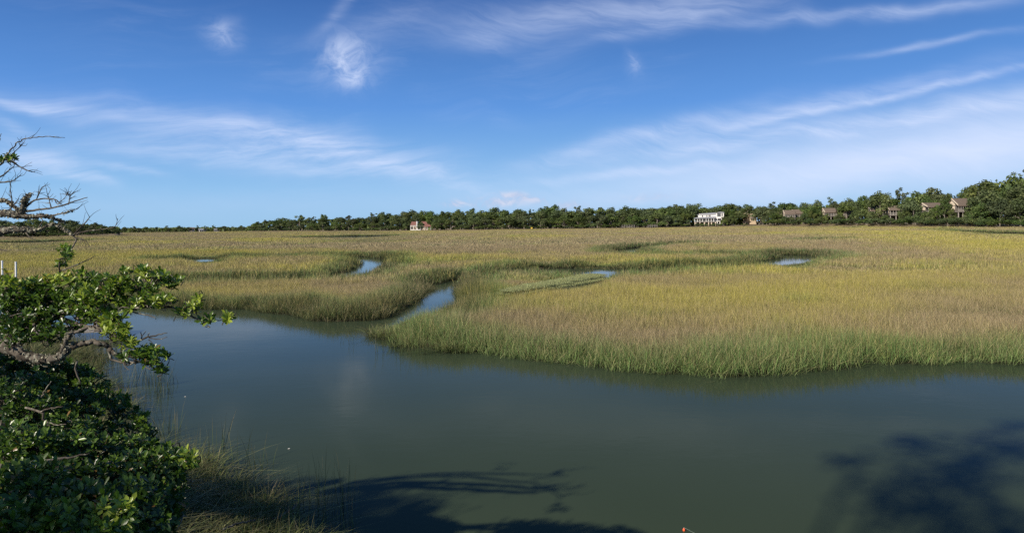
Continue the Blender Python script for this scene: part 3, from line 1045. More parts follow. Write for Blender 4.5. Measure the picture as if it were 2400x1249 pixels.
for px, top, wpx in ((1812, 513, 34), (1828, 510, 30), (1850, 517, 22), (1872, 512, 34), (1900, 509, 40), (1922, 510, 36), (1948, 514, 30), (1962, 511, 34), (1985, 510, 44), (2008, 509, 40), (2032, 510, 40), (2060, 509, 44), (2085, 509, 40),
                     (2110, 512, 30), (2130, 507, 40), (2148, 503, 42), (2168, 508, 46), (2185, 512, 40), (2200, 511, 34), (2220, 508, 40), (2242, 507, 44), (2266, 505, 44), (2288, 508, 42), (2310, 510, 40), (2340, 508, 44), (2376, 512, 40),
                     (1685, 526, 12), (1745, 524, 16), (1633, 523, 12), (1645, 524, 8), (1653, 523.5, 9), (1664, 523.5, 9), (1673, 522.5, 12)):
    D = float(wood_dist(px)) - 5 + rng.uniform(-2, 2)
    x = at(px, hor(px), D)[0]
    h = max(1.4, height_for(px, D, top, ground_at(x, D)))
    put_tree(px, D, 'shrub', h * 1.1, wpx * D / F, 'shrub', G3)
# labels: kind, look, row and place counted from the nearest landmark
by = {}
for i, (px, rw, kind, h, wd, root) in enumerate(TREES):
    k = int(np.argmin([abs(px - l[0]) for l in LANDMARKS]))
    side = 'left' if px < LANDMARKS[k][0] else 'right'
    by.setdefault((k, side, rw), []).append((abs(px - LANDMARKS[k][0]), i))
for (k, side, rw), lst in by.items():
    lst.sort()
    for j, (_, i) in enumerate(lst):
        px, _, kind, h, wd, root = TREES[i]
        rel = wd / h
        look = {'oak': 'broad green' if rel > 1.0 else 'rounded green', 'tall': 'upright green', 'pine': 'thin dark', 'shrub': 'low dense green'}[kind]
        noun = {'oak': 'oak', 'tall': 'oak', 'pine': 'pine', 'shrub': 'shrub'}[kind]
        rowt = {'front': 'front-row', 'middle': 'middle-row', 'skyline': 'skyline', 'shrub': 'shoreline'}[rw]
        root['label'] = f"{look} {noun}, {ORD[min(j, 27)]} {rowt} {'plant' if kind == 'shrub' else 'tree'} {side} of {LANDMARKS[k][1]}"

# the closed wood behind the trees that can be told apart
r = np.random.RandomState(77)
n_ = 16000
pxs = r.uniform(-150, 2560, n_)
pxs = pxs[~((pxs > 280) & (pxs < 290))]
D = wood_dist(pxs) + r.uniform(24, 42, len(pxs))
fr = r.uniform(0, 0.72, len(pxs))
bz = CAMZ - (wood_base(pxs) - hor(pxs)) * wood_dist(pxs) / F
tz = CAMZ + (hor(pxs) - wood_top(pxs)) * D / F
C = np.column_stack(((pxs - CX) / F * D, D, bz + fr * (tz - bz)))
V, Q = quads_cloud(C, np.tile((0, -0.8, 0.5), (len(C), 1)), 1.0, r)
tag(link('wood_foliage', mesh_np('wood_foliage', V, Q, M['oak'], {'tint': np.repeat(r.uniform(0, .4, len(C)), 4)})), kind='stuff')


# ------------------------------------------------------------------ houses
class House:
    """local axes: x right, y away, z up, metres; u(px), v(py) turn photograph offsets into metres"""
    def __init__(self, name, px, D, base_py, label, cat='house', group=None, yaw=None):
        self.s = D / F
        self.px, self.py = px, base_py
        p = at(px, base_py, D)
        self.root = empty(name, tuple(p), label, cat, group, -math.atan2(p[0], p[1]) if yaw is None else yaw)

    def u(self, px): return (px - self.px) * self.s
    def v(self, py): return (self.py - (hor(self.px) - hor(self.px)) - py) * self.s

    def box(self, name, mat, x0, x1, y0, y1, z0, z1, parent=None):
        return MB().box(x0, x1, y0, y1, z0, z1).build(name, M[mat], parent or self.root)

    def window(self, x0, x1, z0, z1, y, t=0.09, mull=1, frame='pale_trim'):
        b = MB()
        b.box(x0 - t, x0, y - 0.06, y + 0.02, z0 - t, z1 + t).box(x1, x1 + t, y - 0.06, y + 0.02, z0 - t, z1 + t)
        b.box(x0, x1, y - 0.06, y + 0.02, z1, z1 + t).box(x0, x1, y - 0.06, y + 0.02, z0 - t, z0)
        for i in range(mull):
            c = x0 + (x1 - x0) * (i + 1) / (mull + 1)
            b.box(c - 0.03, c + 0.03, y - 0.05, y - 0.01, z0, z1)
        f = b.build('window', M[frame], self.root)
        MB().box(x0, x1, y - 0.008, y + 0.02, z0, z1).build('pane', M['glass'], f)
        return f


# white house on piers with a long porch
h = House('white_house', 1655, 402, 527.5, 'large white house on cream piers with long columned porch and grey roof')
u, v = h.u, h.v
h.box('wall', 'white', u(1637), u(1680), 2.6, 9, v(520), v(502))
h.box('gable_wall', 'white', u(1677.5), u(1695), 1.2, 9.5, v(519.5), v(499))
MB().prism_y([(u(1677), v(499.5)), (u(1682), v(497.6)), (u(1687), v(497)), (u(1692), v(497.2)), (u(1696), v(498)), (u(1696), v(499.5))], 0.9, 9.8).build('gable_roof', M['grey_roof'], h.root)
MB().slab([(u(1634), 2.3, v(503.3)), (u(1680), 2.3, v(502.6)), (u(1677), 6.0, v(498.2)), (u(1643), 6.0, v(500))], 0.15).build('roof', M['grey_roof'], h.root)
MB().slab([(u(1627), -0.9, v(512)), (u(1677), -0.9, v(511.4)), (u(1677), 2.59, v(507.6)), (u(1633), 2.59, v(509))], 0.14).build('porch_roof', M['grey_roof'], h.root)
h.box('porch_floor', 'pale_trim', u(1628), u(1677), -0.6, 2.59, v(520.6), v(519.7))
for px in (1629, 1635.5, 1641, 1647, 1655, 1660.5, 1666.5, 1672):
    h.box('porch_column', 'white', u(px) - 0.14, u(px) + 0.14, -0.55, -0.27, v(519.7), v(512.3))
h.box('porch_rail', 'white', u(1629), u(1676), -0.45, -0.38, v(517.4), v(517.0))
for px in (1630, 1641, 1651, 1660.5, 1667, 1676):
    h.box('pier', 'cream', u(px) - 0.28, u(px) + 0.28, -0.4, 0.2, v(529), v(520.6))
for px in (1680, 1686, 1692):
    h.box('pier', 'white', u(px) - 0.22, u(px) + 0.22, 1.3, 1.8, v(529), v(519.5))
for a, b in ((1637.5, 1640.2), (1642.3, 1646), (1648.5, 1654), (1656, 1659.5), (1661.8, 1665.6), (1667.5, 1671)):
    h.window(u(a), u(b), v(519), v(513.2), 2.6, 0.08, 1)
for a, b in ((1656.0, 1657.6), (1661, 1662.6), (1663.6, 1665), (1646, 1648)):
    h.window(u(a), u(b), v(508), v(504.3), 2.6, 0.06, 0)
h.window(u(1680.2), u(1688), v(508), v(499.5), 1.2, 0.12, 2, 'white')
h.window(u(1690), u(1692.2), v(507), v(501), 1.2, 0.08, 0)
h.window(u(1681.5), u(1688.5), v(517.8), v(512.6), 1.2, 0.1, 2)
h.box('chimney', 'cream', u(1638.4), u(1641), 4, 5, v(503), v(500.2))
h.box('dock_step', 'grey_wood', u(1682), u(1696), -3.0, 0.8, v(525.5), v(524.6))

# tan house
h = House('tan_house', 1758, 403, 524, 'tan two-storey house with paired hipped roofs half hidden by an oak')
u, v = h.u, h.v
h.box('wall', 'tan', u(1757), u(1772), 0, 8, v(526), v(504))
h.box('side_wall', 'tan', u(1743), u(1757), 1.6, 8, v(526), v(503))
MB().add([(u(1756), -0.5, v(504)), (u(1773.5), -0.5, v(504)), (u(1773.5), 8.3, v(504)), (u(1756), 8.3, v(504)), (u(1764.5), 2.5, v(499.8)), (u(1764.5), 5, v(499.8))],
         [(0, 1, 4), (1, 2, 5, 4), (2, 3, 5), (3, 0, 4, 5), (3, 2, 1, 0)]).build('roof', M['tan'], h.root)
MB().add([(u(1741), 1.2, v(503)), (u(1757.5), 1.2, v(503)), (u(1757.5), 8.6, v(503)), (u(1741), 8.6, v(503)), (u(1749), 3.5, v(496.6)), (u(1749), 6, v(496.6))],
         [(0, 1, 4), (1, 2, 5, 4), (2, 3, 5), (3, 0, 4, 5), (3, 2, 1, 0)]).build('roof', M['tan'], h.root)
for a in (1758.4, 1761.8, 1765.2, 1768.6):
    h.window(u(a), u(a + 1.8), v(508.5), v(505.4), 0, 0.07, 0)
for a in (1760.8, 1764.6, 1768.4):
    h.window(u(a), u(a + 2.0), v(517), v(512), 0, 0.08, 0)
h.box('balcony', 'pale_trim', u(1757), u(1772.4), -0.9, -0.01, v(510.6), v(509.8))

# red-roofed house
h = House('red_roofed_house', 985, 404, 540.5, 'cream house with red tiled roofs and white chimney at the marsh edge')
u, v = h.u, h.v
h.box('wall', 'cream', u(962.5), u(985), 1.5, 7, v(542), v(527.6))
h.box('side_wall', 'cream', u(985), u(1002), 2.2, 7.5, v(542), v(526.6))
h.box('terrace_wall', 'white', u(962), u(985.5), -1.2, -0.8, v(542), v(538.0))
h.box('terrace', 'cream', u(962), u(985.5), -0.79, 1.49, v(542), v(538.6))
MB().slab([(u(962), 1.0, v(527.4)), (u(978), 1.0, v(527.4)), (u(976), 4.5, v(519.3)), (u(965), 4.5, v(519.3))], 0.2).build('roof', M['red_roof'], h.root)
MB().slab([(u(984), 1.8, v(526.5)), (u(1003), 1.8, v(526.5)), (u(999), 5, v(519.3)), (u(987), 5, v(519.3))], 0.2).build('roof', M['red_roof'], h.root)
MB().slab([(u(994), 0.2, v(531)), (u(1011), 0.2, v(531)), (u(1007), 2.19, v(526)), (u(997), 2.19, v(526))], 0.2).build('porch_roof', M['red_roof'], h.root)
h.box('chimney', 'white', u(975.8), u(978.6), 0.3, 0.95, v(538.6), v(518.6))
for a, b in ((963.5, 968), (971, 973.5), (980.5, 983)):
    h.window(u(a), u(b), v(536.8), v(531.5), 1.5, 0.09, 1)
for a, b in ((988, 991), (995, 997), (999.3, 1001.4)):
    h.window(u(a), u(b), v(537), v(531.7), 2.2, 0.09, 0)
for a in (962.6, 969.3, 978.8, 985):
    h.box('terrace_post', 'white', u(a) - 0.12, u(a) + 0.12, -0.75, -0.5, v(538.6), v(529.5))
h.box('beam', 'white', u(962), u(985.5), -0.80, -0.45, v(529.4), v(528.2))
for a in (994.6, 1002, 1009.6):
    h.box('porch_post', 'white', u(a) - 0.12, u(a) + 0.12, 0.35, 0.6, v(542), v(531.3))


# weathered townhouses on stilts
def townhouse(px, D, base_py, width, floor_py, eave_py, ridge_py, label, yaw=0.35, bays=5, second=True):
    h = House('townhouse', px, D, base_py, label, 'townhouse', 'weathered townhouses among the oaks', 0.0)
    p = at(px, base_py, D)
    h.root.rotation_euler = (0, 0, -math.atan2(p[0], p[1]) + yaw)
    s = h.s
    W = width * s / 2
    zf, ze, zr = (base_py - floor_py) * s, (base_py - eave_py) * s, (base_py - ridge_py) * s
    dp = W * 1.5
    h.box('wall', 'cedar', -W, W, 0.9, dp, zf, ze)
    h.box('lower_wall', 'cedar', -W * 0.9, W * 0.9, 1.8, dp - 0.3, -0.8, zf - 0.22)
    h.box('deck_floor', 'grey_wood', -W - 0.3, W + 0.3, -1.2, dp, zf - 0.2, zf)
    # gable: ridge runs across the front, the bright plastered end faces left
    yr = dp * 0.45
    MB().prism_x([(0.9, ze + 0.001), (dp, ze + 0.001), (yr, zr - 0.25)], -W, -W + 0.25).build('gable_wall', M['cream'], h.root)
    MB().prism_x([(0.9, ze + 0.001), (dp, ze + 0.001), (yr, zr - 0.25)], W - 0.25, W).build('gable_wall', M['cream'], h.root)
    MB().slab([(-W - 0.5, -1.3, ze - 0.25), (W + 0.5, -1.3, ze - 0.25), (W + 0.5, yr, zr), (-W - 0.5, yr, zr)], 0.22).build('roof', M['cedar_roof'], h.root)
    MB().slab([(-W - 0.5, yr + 0.002, zr), (W + 0.5, yr + 0.002, zr), (W + 0.5, dp + 0.5, ze - 0.1), (-W - 0.5, dp + 0.5, ze - 0.1)], 0.22).build('roof', M['cedar_roof'], h.root)
    h.box('side_panel', 'cream', -W - 0.04, -W - 0.003, 0.9, dp * 0.75, zf + (ze - zf) * 0.30, ze - 0.3)
    MB().prism_x([(-1.28, ze - 0.26), (-1.28, ze + 0.30), (yr, zr + 0.12), (yr, zr - 0.55)], -W - 0.62, -W - 0.505).build('barge_board', M['cream'], h.root)
    for i in range(bays):
        a, b = -W + 2 * W * i / bays, -W + 2 * W * (i + 1) / bays
        h.window(a + 0.25, b - 0.2, zf + 0.25, ze - 0.35, 0.9, 0.08, 1)
    for i in range(bays + 1):
        a = -W + 2 * W * i / bays
        h.box('post', 'pale_trim', a - 0.08, a + 0.08, -1.1, -0.94, zf, ze - 0.46)
        if i % 2 == 0:
            h.box('stilt', 'pale_trim', a - 0.13, a + 0.13, -0.9, -0.64, -0.8, zf - 0.2)
    b = MB()
    b.box(-W - 0.2, W + 0.2, -1.06, -0.98, zf + 0.95, zf + 1.05).box(-W - 0.2, W + 0.2, -1.06, -0.98, zf + 0.12, zf + 0.2)
    for i in range(bays * 5):
        a = -W + 2 * W * (i + 0.5) / (bays * 5)
        b.box(a - 0.025, a + 0.025, -1.045, -0.995, zf + 0.2, zf + 0.95)
    b.build('railing', M['pale_trim'], h.root)
    return h


townhouse(1851, 362, 518, 21, 508.5, 501, 492.5, 'left half of the twin-roofed townhouse with pale balcony railing', 0.30, 4)
townhouse(1872, 364, 518, 21, 508.5, 500, 491.0, 'right half of the twin-roofed townhouse, partly behind oak trunks', 0.30, 4)
townhouse(1946, 338, 516, 24, 506.5, 497, 487.5, 'left one of the pair of gabled townhouses with a bright gable edge', 0.42, 4)
townhouse(1984, 332, 516, 27, 506, 497, 487.5, 'right one of the pair of gabled townhouses with dark screened porch', 0.42, 5)
townhouse(2058, 312, 517, 30, 506, 493, 484.5, 'left shaded townhouse under dense oak canopy', 0.3, 5)
townhouse(2102, 305, 517, 30, 504, 491, 482.0, 'right shaded townhouse, mostly hidden by oak canopy', 0.3, 5)
townhouse(2190, 282, 516, 36, 496, 484, 475, 'dark townhouse behind leaning pale trunks beside the tall gabled townhouse', 0.6, 5)
townhouse(2258, 268, 518, 34, 496, 481, 464.5, 'tall gabled townhouse with bright slanting gable edge and dark glazed front', 0.75, 6)


def small_house(px, base_py, D, wpx, hpx, label, wall, roofm):
    h = House('far_house', px, D, base_py, label, 'house', 'small houses on the far left shore')
    W, H = wpx * h.s / 2, hpx * h.s
    h.box('wall', wall, -W, W, 0, W * 1.2, -0.8, H * 0.65)
    MB().prism_x([(-0.5, H * 0.65), (W * 1.2 + 0.5, H * 0.65), (W * 0.6, H)], -W - 0.3, W + 0.3).build('roof', M[roofm], h.root)
    for k in (-0.55, 0.0, 0.55):
        h.window(k * W - 0.5, k * W + 0.5, H * 0.2, H * 0.5, 0, 0.1, 0)


small_house(449, 541, 522, 13, 8, 'pale far house with brown roof between oaks on the distant left shore', 'cream', 'cedar_roof')
small_house(475, 544, 519, 16, 8, 'white far house at the water side of the distant left shore', 'white', 'grey_roof')
small_house(507, 543, 524, 9, 7, 'small grey-roofed far house beside a tall pine on the distant left shore', 'white', 'grey_roof')


# grey docks along the edge of the marsh
def dock(px0, px1, py, D, label, n_posts):
    p = at((px0 + px1) / 2, py, D)
    root = empty('dock', (p[0], p[1], p[2] - 0.5), label, 'dock', None, -math.atan2(p[0], p[1]))
    W = (px1 - px0) * D / F / 2
    b = MB().box(-W, W, 0.05, 0.2, 0.38, 0.50)
    b.box(-W, W, 1.8, 1.95, 0.38, 0.50)
    b.build('joist', M['grey_wood'], root)
    nb = int(2 * W / 0.5)
    for i in range(nb):
        a = -W + 2 * W * i / nb
        MB().box(a + 0.015, a + 2 * W / nb - 0.015, 0, 2, 0.502, 0.55 + 0.01 * (i % 3)).build('plank', M['grey_wood'], root)
    for i in range(n_posts):
        a = -W + 2 * W * i / (n_posts - 1)
        for yk in (-0.12, 2.0):
            MB().tube([(a, yk, -0.9), (a, yk, 1.35 + 0.2 * (i % 2))], 0.10, 7).build('post', M['grey_wood'], root)
    MB().box(-W, W, -0.10, -0.04, 1.1, 1.2).build('rail', M['grey_wood'], root)


dock(1458, 1487, 531, 372, 'grey wooden dock with posts at the foot of the wood, nearer the middle', 6)
dock(1519, 1540, 530, 376, 'pale wooden dock between the grey dock and the white house', 5)
p = at(1246, 538, 352)
root = empty('marker_sign', (p[0], p[1], p[2] - 0.6), 'small yellow marker board on a post at the far marsh edge', 'sign')
MB().box(-0.45, 0.45, -0.03, 0.03, 1.0, 1.75).build('board', M['yellow'], root)
MB().tube([(0, 0.09, -0.6), (0, 0.09, 1.7)], 0.055, 6).build('post', M['grey_wood'], root)

# white pipes standing in the creek at the far left
for px, top, lab in ((5, 612, 'white pipe post standing in the marsh, at the very edge of the picture'), (37, 615, 'white pipe post standing in the marsh, taller-looking one above the shrub')):
    D = 40.0
    p = at(px, top, D)
    mb = MB().tube([(0, 0, -0.8), (0, 0, p[2])], 0.05, 10)
    mb.tube([(0, 0, p[2] + 0.001), (0, 0, p[2] + 0.035)], [0.058, 0.058], 10)
    o = mb.build('pipe_post', M['pvc'])
    o.location = (p[0], p[1], 0)
    tag(o, lab, 'post', 'white pipe posts')

# weathered landing on the near bank, seen through the branches
p = gp(162, 782, 0.3)
root = empty('landing', (p[0], p[1], 0.30), 'weathered grey plank landing on the bank behind the leafy branches', 'dock', None, 0.25)
for i in range(8):
    MB().box(-1.7, 1.7, i * 0.25, i * 0.25 + 0.22, 0, 0.05 + 0.008 * (i % 3)).build('plank', M['grey_wood'], root)
for a in (-1.5, 1.5):
    for b_ in (0.06, 1.9):
        MB().tube([(a, b_, -0.9), (a, b_, -0.002)], 0.08, 7).build('post', M['grey_wood'], root)

# fishing float and its line
p = gp(1603, 1243)
root = empty('fishing_float', (p[0], p[1], 0.0), 'small orange fishing float on the dark water near the bottom edge', 'float')
prof = [(-0.035, 0.003), (-0.028, 0.014), (-0.012, 0.022), (0.006, 0.025), (0.022, 0.020), (0.034, 0.010), (0.040, 0.004)]
MB().tube([(0, 0, a * 0.75 + 0.010) for a, _ in prof], [b * 0.75 for _, b in prof], 14).build('body', M['orange'], root, True)
MB().tube([(0, 0, 0.039), (0, 0, 0.046)], 0.003, 6).build('stem', M['white'], root)
ln = curve_pts([(p[0] + 0.004, p[1], 0.045), (p[0] + 0.30, p[1] - 0.35, 0.012), (p[0] + 0.75, p[1] - 0.75, 0.02), (p[0] + 1.2, p[1] - 3.0, 0.5), (p[0] + 1.0, p[1] - 6.5, 2.2)], 8)
tag(MB().tube(ln, 0.0016, 4).build('fishing_line', M['line']), 'thin pale fishing line running from the orange float', 'line')
for px, py, lab in ((434, 930, 'tiny white feather floating near the reedy bank'), (677, 1052, 'tiny white feather floating beside the tall bank grass')):
    p = gp(px, py)
    a = curve_pts([(-0.035, 0, 0.004), (0, 0.006, 0.009), (0.04, 0, 0.016)], 4)
    o = MB().tube(a, np.concatenate((np.linspace(0.003, 0.011, 5), np.linspace(0.010, 0.002, 4))), 6).build('feather', M['white'], None, True)
    o.location = (p[0], p[1], 0.004)
    o.scale = (0.65, 0.65, 0.65)
    tag(o, lab, 'feather', 'floating feathers')


# ------------------------------------------------------------------ near tree and shrubs
LEAF_ST = ((0.0, 0.06, 0.0), (0.38, 0.72, 0.02), (0.72, 1.0, 0.03), (1.0, 0.0, -0.02))


def leaf_template():
    V = [(0, 0, 0)]
    for t, wd, z in LEAF_ST[1:3]:
        V += [(t, -wd, z + 0.06), (t, 0, z - 0.02), (t, wd, z + 0.06)]
    V.append((1.0, 0, -0.05))
    T = [(0, 1, 2), (0, 2, 3), (1, 4, 5), (1, 5, 2), (2, 5, 6), (2, 6, 3), (4, 7, 5), (5, 7, 6)]
    return np.array(V), np.array(T)


LV, LT = leaf_template()


def rosettes(tips, dirs, r, n_lo=7, n_hi=12, length=0.07, ratio=0.17, bright=None):
    """leaf frames for a whorl of leaves at each twig tip: base, length axis, side axis, normal, length, tint"""
    out = []
    for i, (p, d) in enumerate(zip(tips, dirs)):
        d = d / np.linalg.norm(d)
        a = np.cross(d, (0.2, 0.5, 0.8))
        a /= np.linalg.norm(a)
        b = np.cross(d, a)
        k = r.randint(n_lo, n_hi)
        bt = r.uniform(0.0, 0.75) if bright is None else bright[i]
        for j in range(k):
            an = 2.4 * j + r.uniform(-.3, .3)
            spread = r.uniform(0.45, 1.45)
            ax = d * math.cos(spread) + (a * math.cos(an) + b * math.sin(an)) * math.sin(spread)
            ax = ax + r.normal(0, 0.10, 3)
            ax /= np.linalg.norm(ax)
            nr_ = d - ax * d.dot(ax) + r.normal(0, 0.12, 3)
            nr_ -= ax * nr_.dot(ax)
            nr_ /= np.linalg.norm(nr_) + 1e-9
            L = length * r.uniform(0.5, 1.28)
            out.append((p - d * 0.02 * j / k, ax, np.cross(nr_, ax), nr_, L, ratio * r.uniform(0.8, 1.25), (0.0 if r.uniform() < 0.015 else np.clip(bt + r.normal(0, 0.14), 0.06, 1))))
    return out


LEAFMESH = {}


def leaf_mesh(k):
    if k not in LEAFMESH:
        LEAFMESH[k] = mesh_np('leaf', LV * np.array((1, 0.19, 0.5)), LT, M['leaf'], {'tint': np.full(len(LV), (k + 0.5) / 6)}, True)
    return LEAFMESH[k]


def add_leaves(leaves, parent, origin, n_single=220, mat='leaf'):
    """the leaves that show largest are parts; the rest is one part of kind stuff"""
    B = np.array([l[0] for l in leaves])
    A = np.array([l[1] for l in leaves]); S = np.array([l[2] for l in leaves]); Nn = np.array([l[3] for l in leaves])
    L = np.array([l[4] for l in leaves]); Rr = np.array([l[5] for l in leaves]); T = np.array([l[6] for l in leaves])
    view = np.array((0, 0, CAMZ)) - B
    dist = np.linalg.norm(view, axis=1)
    facing = np.abs((Nn * view).sum(1)) / dist
    px, py = to_px(B[:, 0], B[:, 1], B[:, 2])
    score = L / dist * (0.3 + facing) * ((px > 0) & (py < 1249))
    # leaves near the front of the plant come first
    score *= 1.0 + 0.5 * (dist < np.percentile(dist, 45))
    order = np.argsort(-score)
    single = order[:n_single]
    rest = order[n_single:]
    for i in single:
        k = int(min(5, T[i] * 6))
        o = link('leaf', leaf_mesh(k) if mat == 'leaf' else leaf_mesh(k), parent)
        mw = Matrix(((A[i][0] * L[i], S[i][0] * L[i] * Rr[i] / 0.19, Nn[i][0] * L[i], B[i][0] - origin[0]), (A[i][1] * L[i], S[i][1] * L[i] * Rr[i] / 0.19, Nn[i][1] * L[i], B[i][1] - origin[1]),
                     (A[i][2] * L[i], S[i][2] * L[i] * Rr[i] / 0.19, Nn[i][2] * L[i], B[i][2] - origin[2]), (0, 0, 0, 1)))
        o.matrix_local = mw
    if len(rest):
        V = B[rest][:, None, :] - np.asarray(origin) + (A[rest][:, None, :] * LV[None, :, 0:1] + S[rest][:, None, :] * LV[None, :, 1:2] * Rr[rest][:, None, None] + Nn[rest][:, None, :] * LV[None, :, 2:3] * 0.5) * L[rest][:, None, None]
        nL = len(rest)
        TT = (LT[None] + (np.arange(nL) * len(LV))[:, None, None]).reshape(-1, 3)
        o = link('foliage', mesh_np('foliage', V.reshape(-1, 3), TT, M[mat], {'tint': np.repeat(T[rest], len(LV))}, True), parent)
        o['kind'] = 'stuff'


def px_path(ctrl, n_per=6, jit=0.0):
    """(px, py, depth, radius px) control points to points and radii"""
    C = curve_pts(ctrl, n_per)
    P = np.array([at(a, b, d) for a, b, d, _ in C])
    if jit: P[1:-1] += rng.normal(0, jit, (len(P) - 2, 3))
    return P, [max(0.002, q * d / F) for _, _, d, q in C]


# --- the live oak at the left edge: trunk outside the frame, bare lichened limbs above, leafy limbs below
ORI = np.array((-10.4, 6.2, 0.75))
oak = empty('live_oak', tuple(ORI), 'spreading oak reaching in at the left edge, leafy limbs below bare lichened ones', 'tree')


def local(P): return [np.asarray(p) - ORI for p in P]


trunk = MB()
trunk.tube(local(curve_pts([(-10.4, 6.2, 0.5), (-10.2, 6.2, 1.6), (-9.7, 6.2, 2.8), (-9.0, 6.3, 3.9), (-8.2, 6.5, 4.8)], 5)), np.linspace(0.30, 0.11, 21), 10, 0.08)
trunk.build('trunk', M['bark'], oak, True)
bare_limbs = [
    [(-760, 550, 6.4, 26.4), (-480, 505, 6.5, 24.200000000000003), (-230, 520, 6.5, 22), (-80, 500, 6.3, 18), (0, 500, 6.2, 15), (40, 505, 6.2, 13), (70, 508, 6.2, 9), (100, 506, 6.2, 7), (125, 512, 6.2, 4), (150, 520, 6.2, 2)],
    [(-760, 590, 6.4, 28.799999999999997), (-480, 545, 6.5, 26.400000000000002), (-230, 560, 6.5, 24), (-60, 548, 6.3, 19), (10, 540, 6.2, 16), (60, 538, 6.2, 13), (85, 540, 6.2, 6), (125, 526, 6.2, 4.0), (150, 538, 6.2, 3.4), (172, 552, 6.1, 3)],
    [(-760, 470, 6.4, 14.399999999999999), (-480, 425, 6.5, 13.200000000000001), (-230, 440, 6.6, 12), (-60, 410, 6.4, 7), (0, 385, 6.3, 4.5), (12, 368, 6.3, 3.4), (30, 345, 6.3, 2.6), (58, 327, 6.3, 2.2), (100, 321, 6.3, 1.8), (152, 323, 6.3, 1.0)],
    [(-760, 500, 6.4, 16.8), (-480, 455, 6.5, 15.400000000000002), (-230, 470, 6.6, 14), (-50, 480, 6.4, 10), (10, 470, 6.3, 8), (50, 500, 6.25, 8)],
]
for c in bare_limbs:
    P, rad = px_path(c, 6, 0.005)
    rad = [q * 0.55 for q in rad]
    MB().tube(local(P), rad, 8, 0.2).build('limb', M['bark'], oak, True)
bare_branches = [
    [(52, 500, 6.2, 9), (56, 480, 6.18, 8), (60, 466, 6.15, 6), (72, 457, 6.15, 4)],
    [(60, 496, 6.2, 3.5), (105, 490, 6.15, 2.6), (150, 481, 6.1, 2.2), (175, 472, 6.1, 1.7), (205, 463, 6.1, 1.0)],
    [(62, 484, 6.2, 3), (80, 470, 6.15, 2.4), (105, 466, 6.15, 2), (130, 468, 6.1, 1.6), (142, 478, 6.1, 1.1)],
    [(70, 508, 6.2, 3), (110, 506, 6.15, 2.3), (140, 502, 6.1, 1.8), (177, 491, 6.1, 1.0)],
    [(86, 466, 6.15, 1.6), (92, 452, 6.15, 1.2), (97, 440, 6.15, .8)],
    [(25, 492, 6.2, 2.2), (28, 475, 6.2, 1.7), (24, 445, 6.2, 1.3), (26, 425, 6.2, .8)],
    [(18, 495, 6.2, 1.6), (30, 482, 6.2, 1.3), (45, 465, 6.2, .8)],
    [(0, 372, 6.3, 3.4), (25, 378, 6.3, 2.6), (45, 390, 6.3, 2.0), (65, 400, 6.3, 1.5), (82, 404, 6.3, 1.0)],
    [(-40, 425, 6.3, 3), (0, 415, 6.3, 2.2), (20, 400, 6.3, 1.6), (33, 390, 6.3, 1.0)],
    [(-40, 432, 6.3, 3), (0, 428, 6.3, 2.2), (30, 424, 6.3, 1.6), (48, 410, 6.3, .9)],
    [(14, 372, 6.3, 1.8), (30, 360, 6.3, 1.3), (51, 341, 6.3, .8)],
    [(160, 480, 6.1, 1.6), (164, 462, 6.1, 1.2), (172, 450, 6.1, .8)],
    [(164, 462, 6.1, 1.1), (156, 452, 6.1, .7)],
    [(120, 487, 6.15, 1.8), (116, 470, 6.15, 1.2), (112, 458, 6.15, .8)],
    [(128, 468, 6.1, 1.2), (136, 478, 6.1, 1.0), (152, 463, 6.1, .8), (160, 452, 6.1, .6)],
    [(172, 552, 6.1, 2.6), (178, 545, 6.1, 2.2), (196, 526, 6.1, 1.6), (210, 509, 6.1, 1.2)],
    [(178, 548, 6.1, 2.4), (205, 542, 6.1, 1.9), (235, 538, 6.1, 1.5), (268, 532, 6.1, 1.0), (276, 512, 6.1, .7)],
    [(172, 556, 6.1, 1.8), (192, 560, 6.1, 1.4), (204, 566, 6.1, .7)],
    [(172, 552, 6.1, 2.2), (178, 562, 6.1, 2.2), (170, 578, 6.0, 1.9), (160, 592, 5.9, 1.8), (140, 612, 5.8, 2.0), (140, 640, 5.8, 2.6)],
    [(140, 636, 5.8, 2.4), (165, 627, 5.8, 1.8), (200, 612, 5.8, 1.4), (224, 599, 5.8, .8)],
    [(-20, 580, 6.2, 2.0), (5, 585, 6.2, 1.4), (18, 590, 6.2, .8)],
    [(60, 545, 6.2, 2.0), (72, 558, 6.15, 1.4), (85, 562, 6.15, .8)],
    [(90, 534, 6.2, 1.8), (100, 518, 6.2, 1.3), (96, 512, 6.2, .9)],
    [(1, 325, 6.3, 1.2), (-8, 345, 6.3, 1.6), (3, 313, 6.3, .7)],
]
for c in bare_branches:
    P, rad = px_path(c, 5, 0.0012)
    MB().tube(local(P), [q * 0.85 for q in rad], 5, 0.1).build('branch', M['bark'], oak, True)
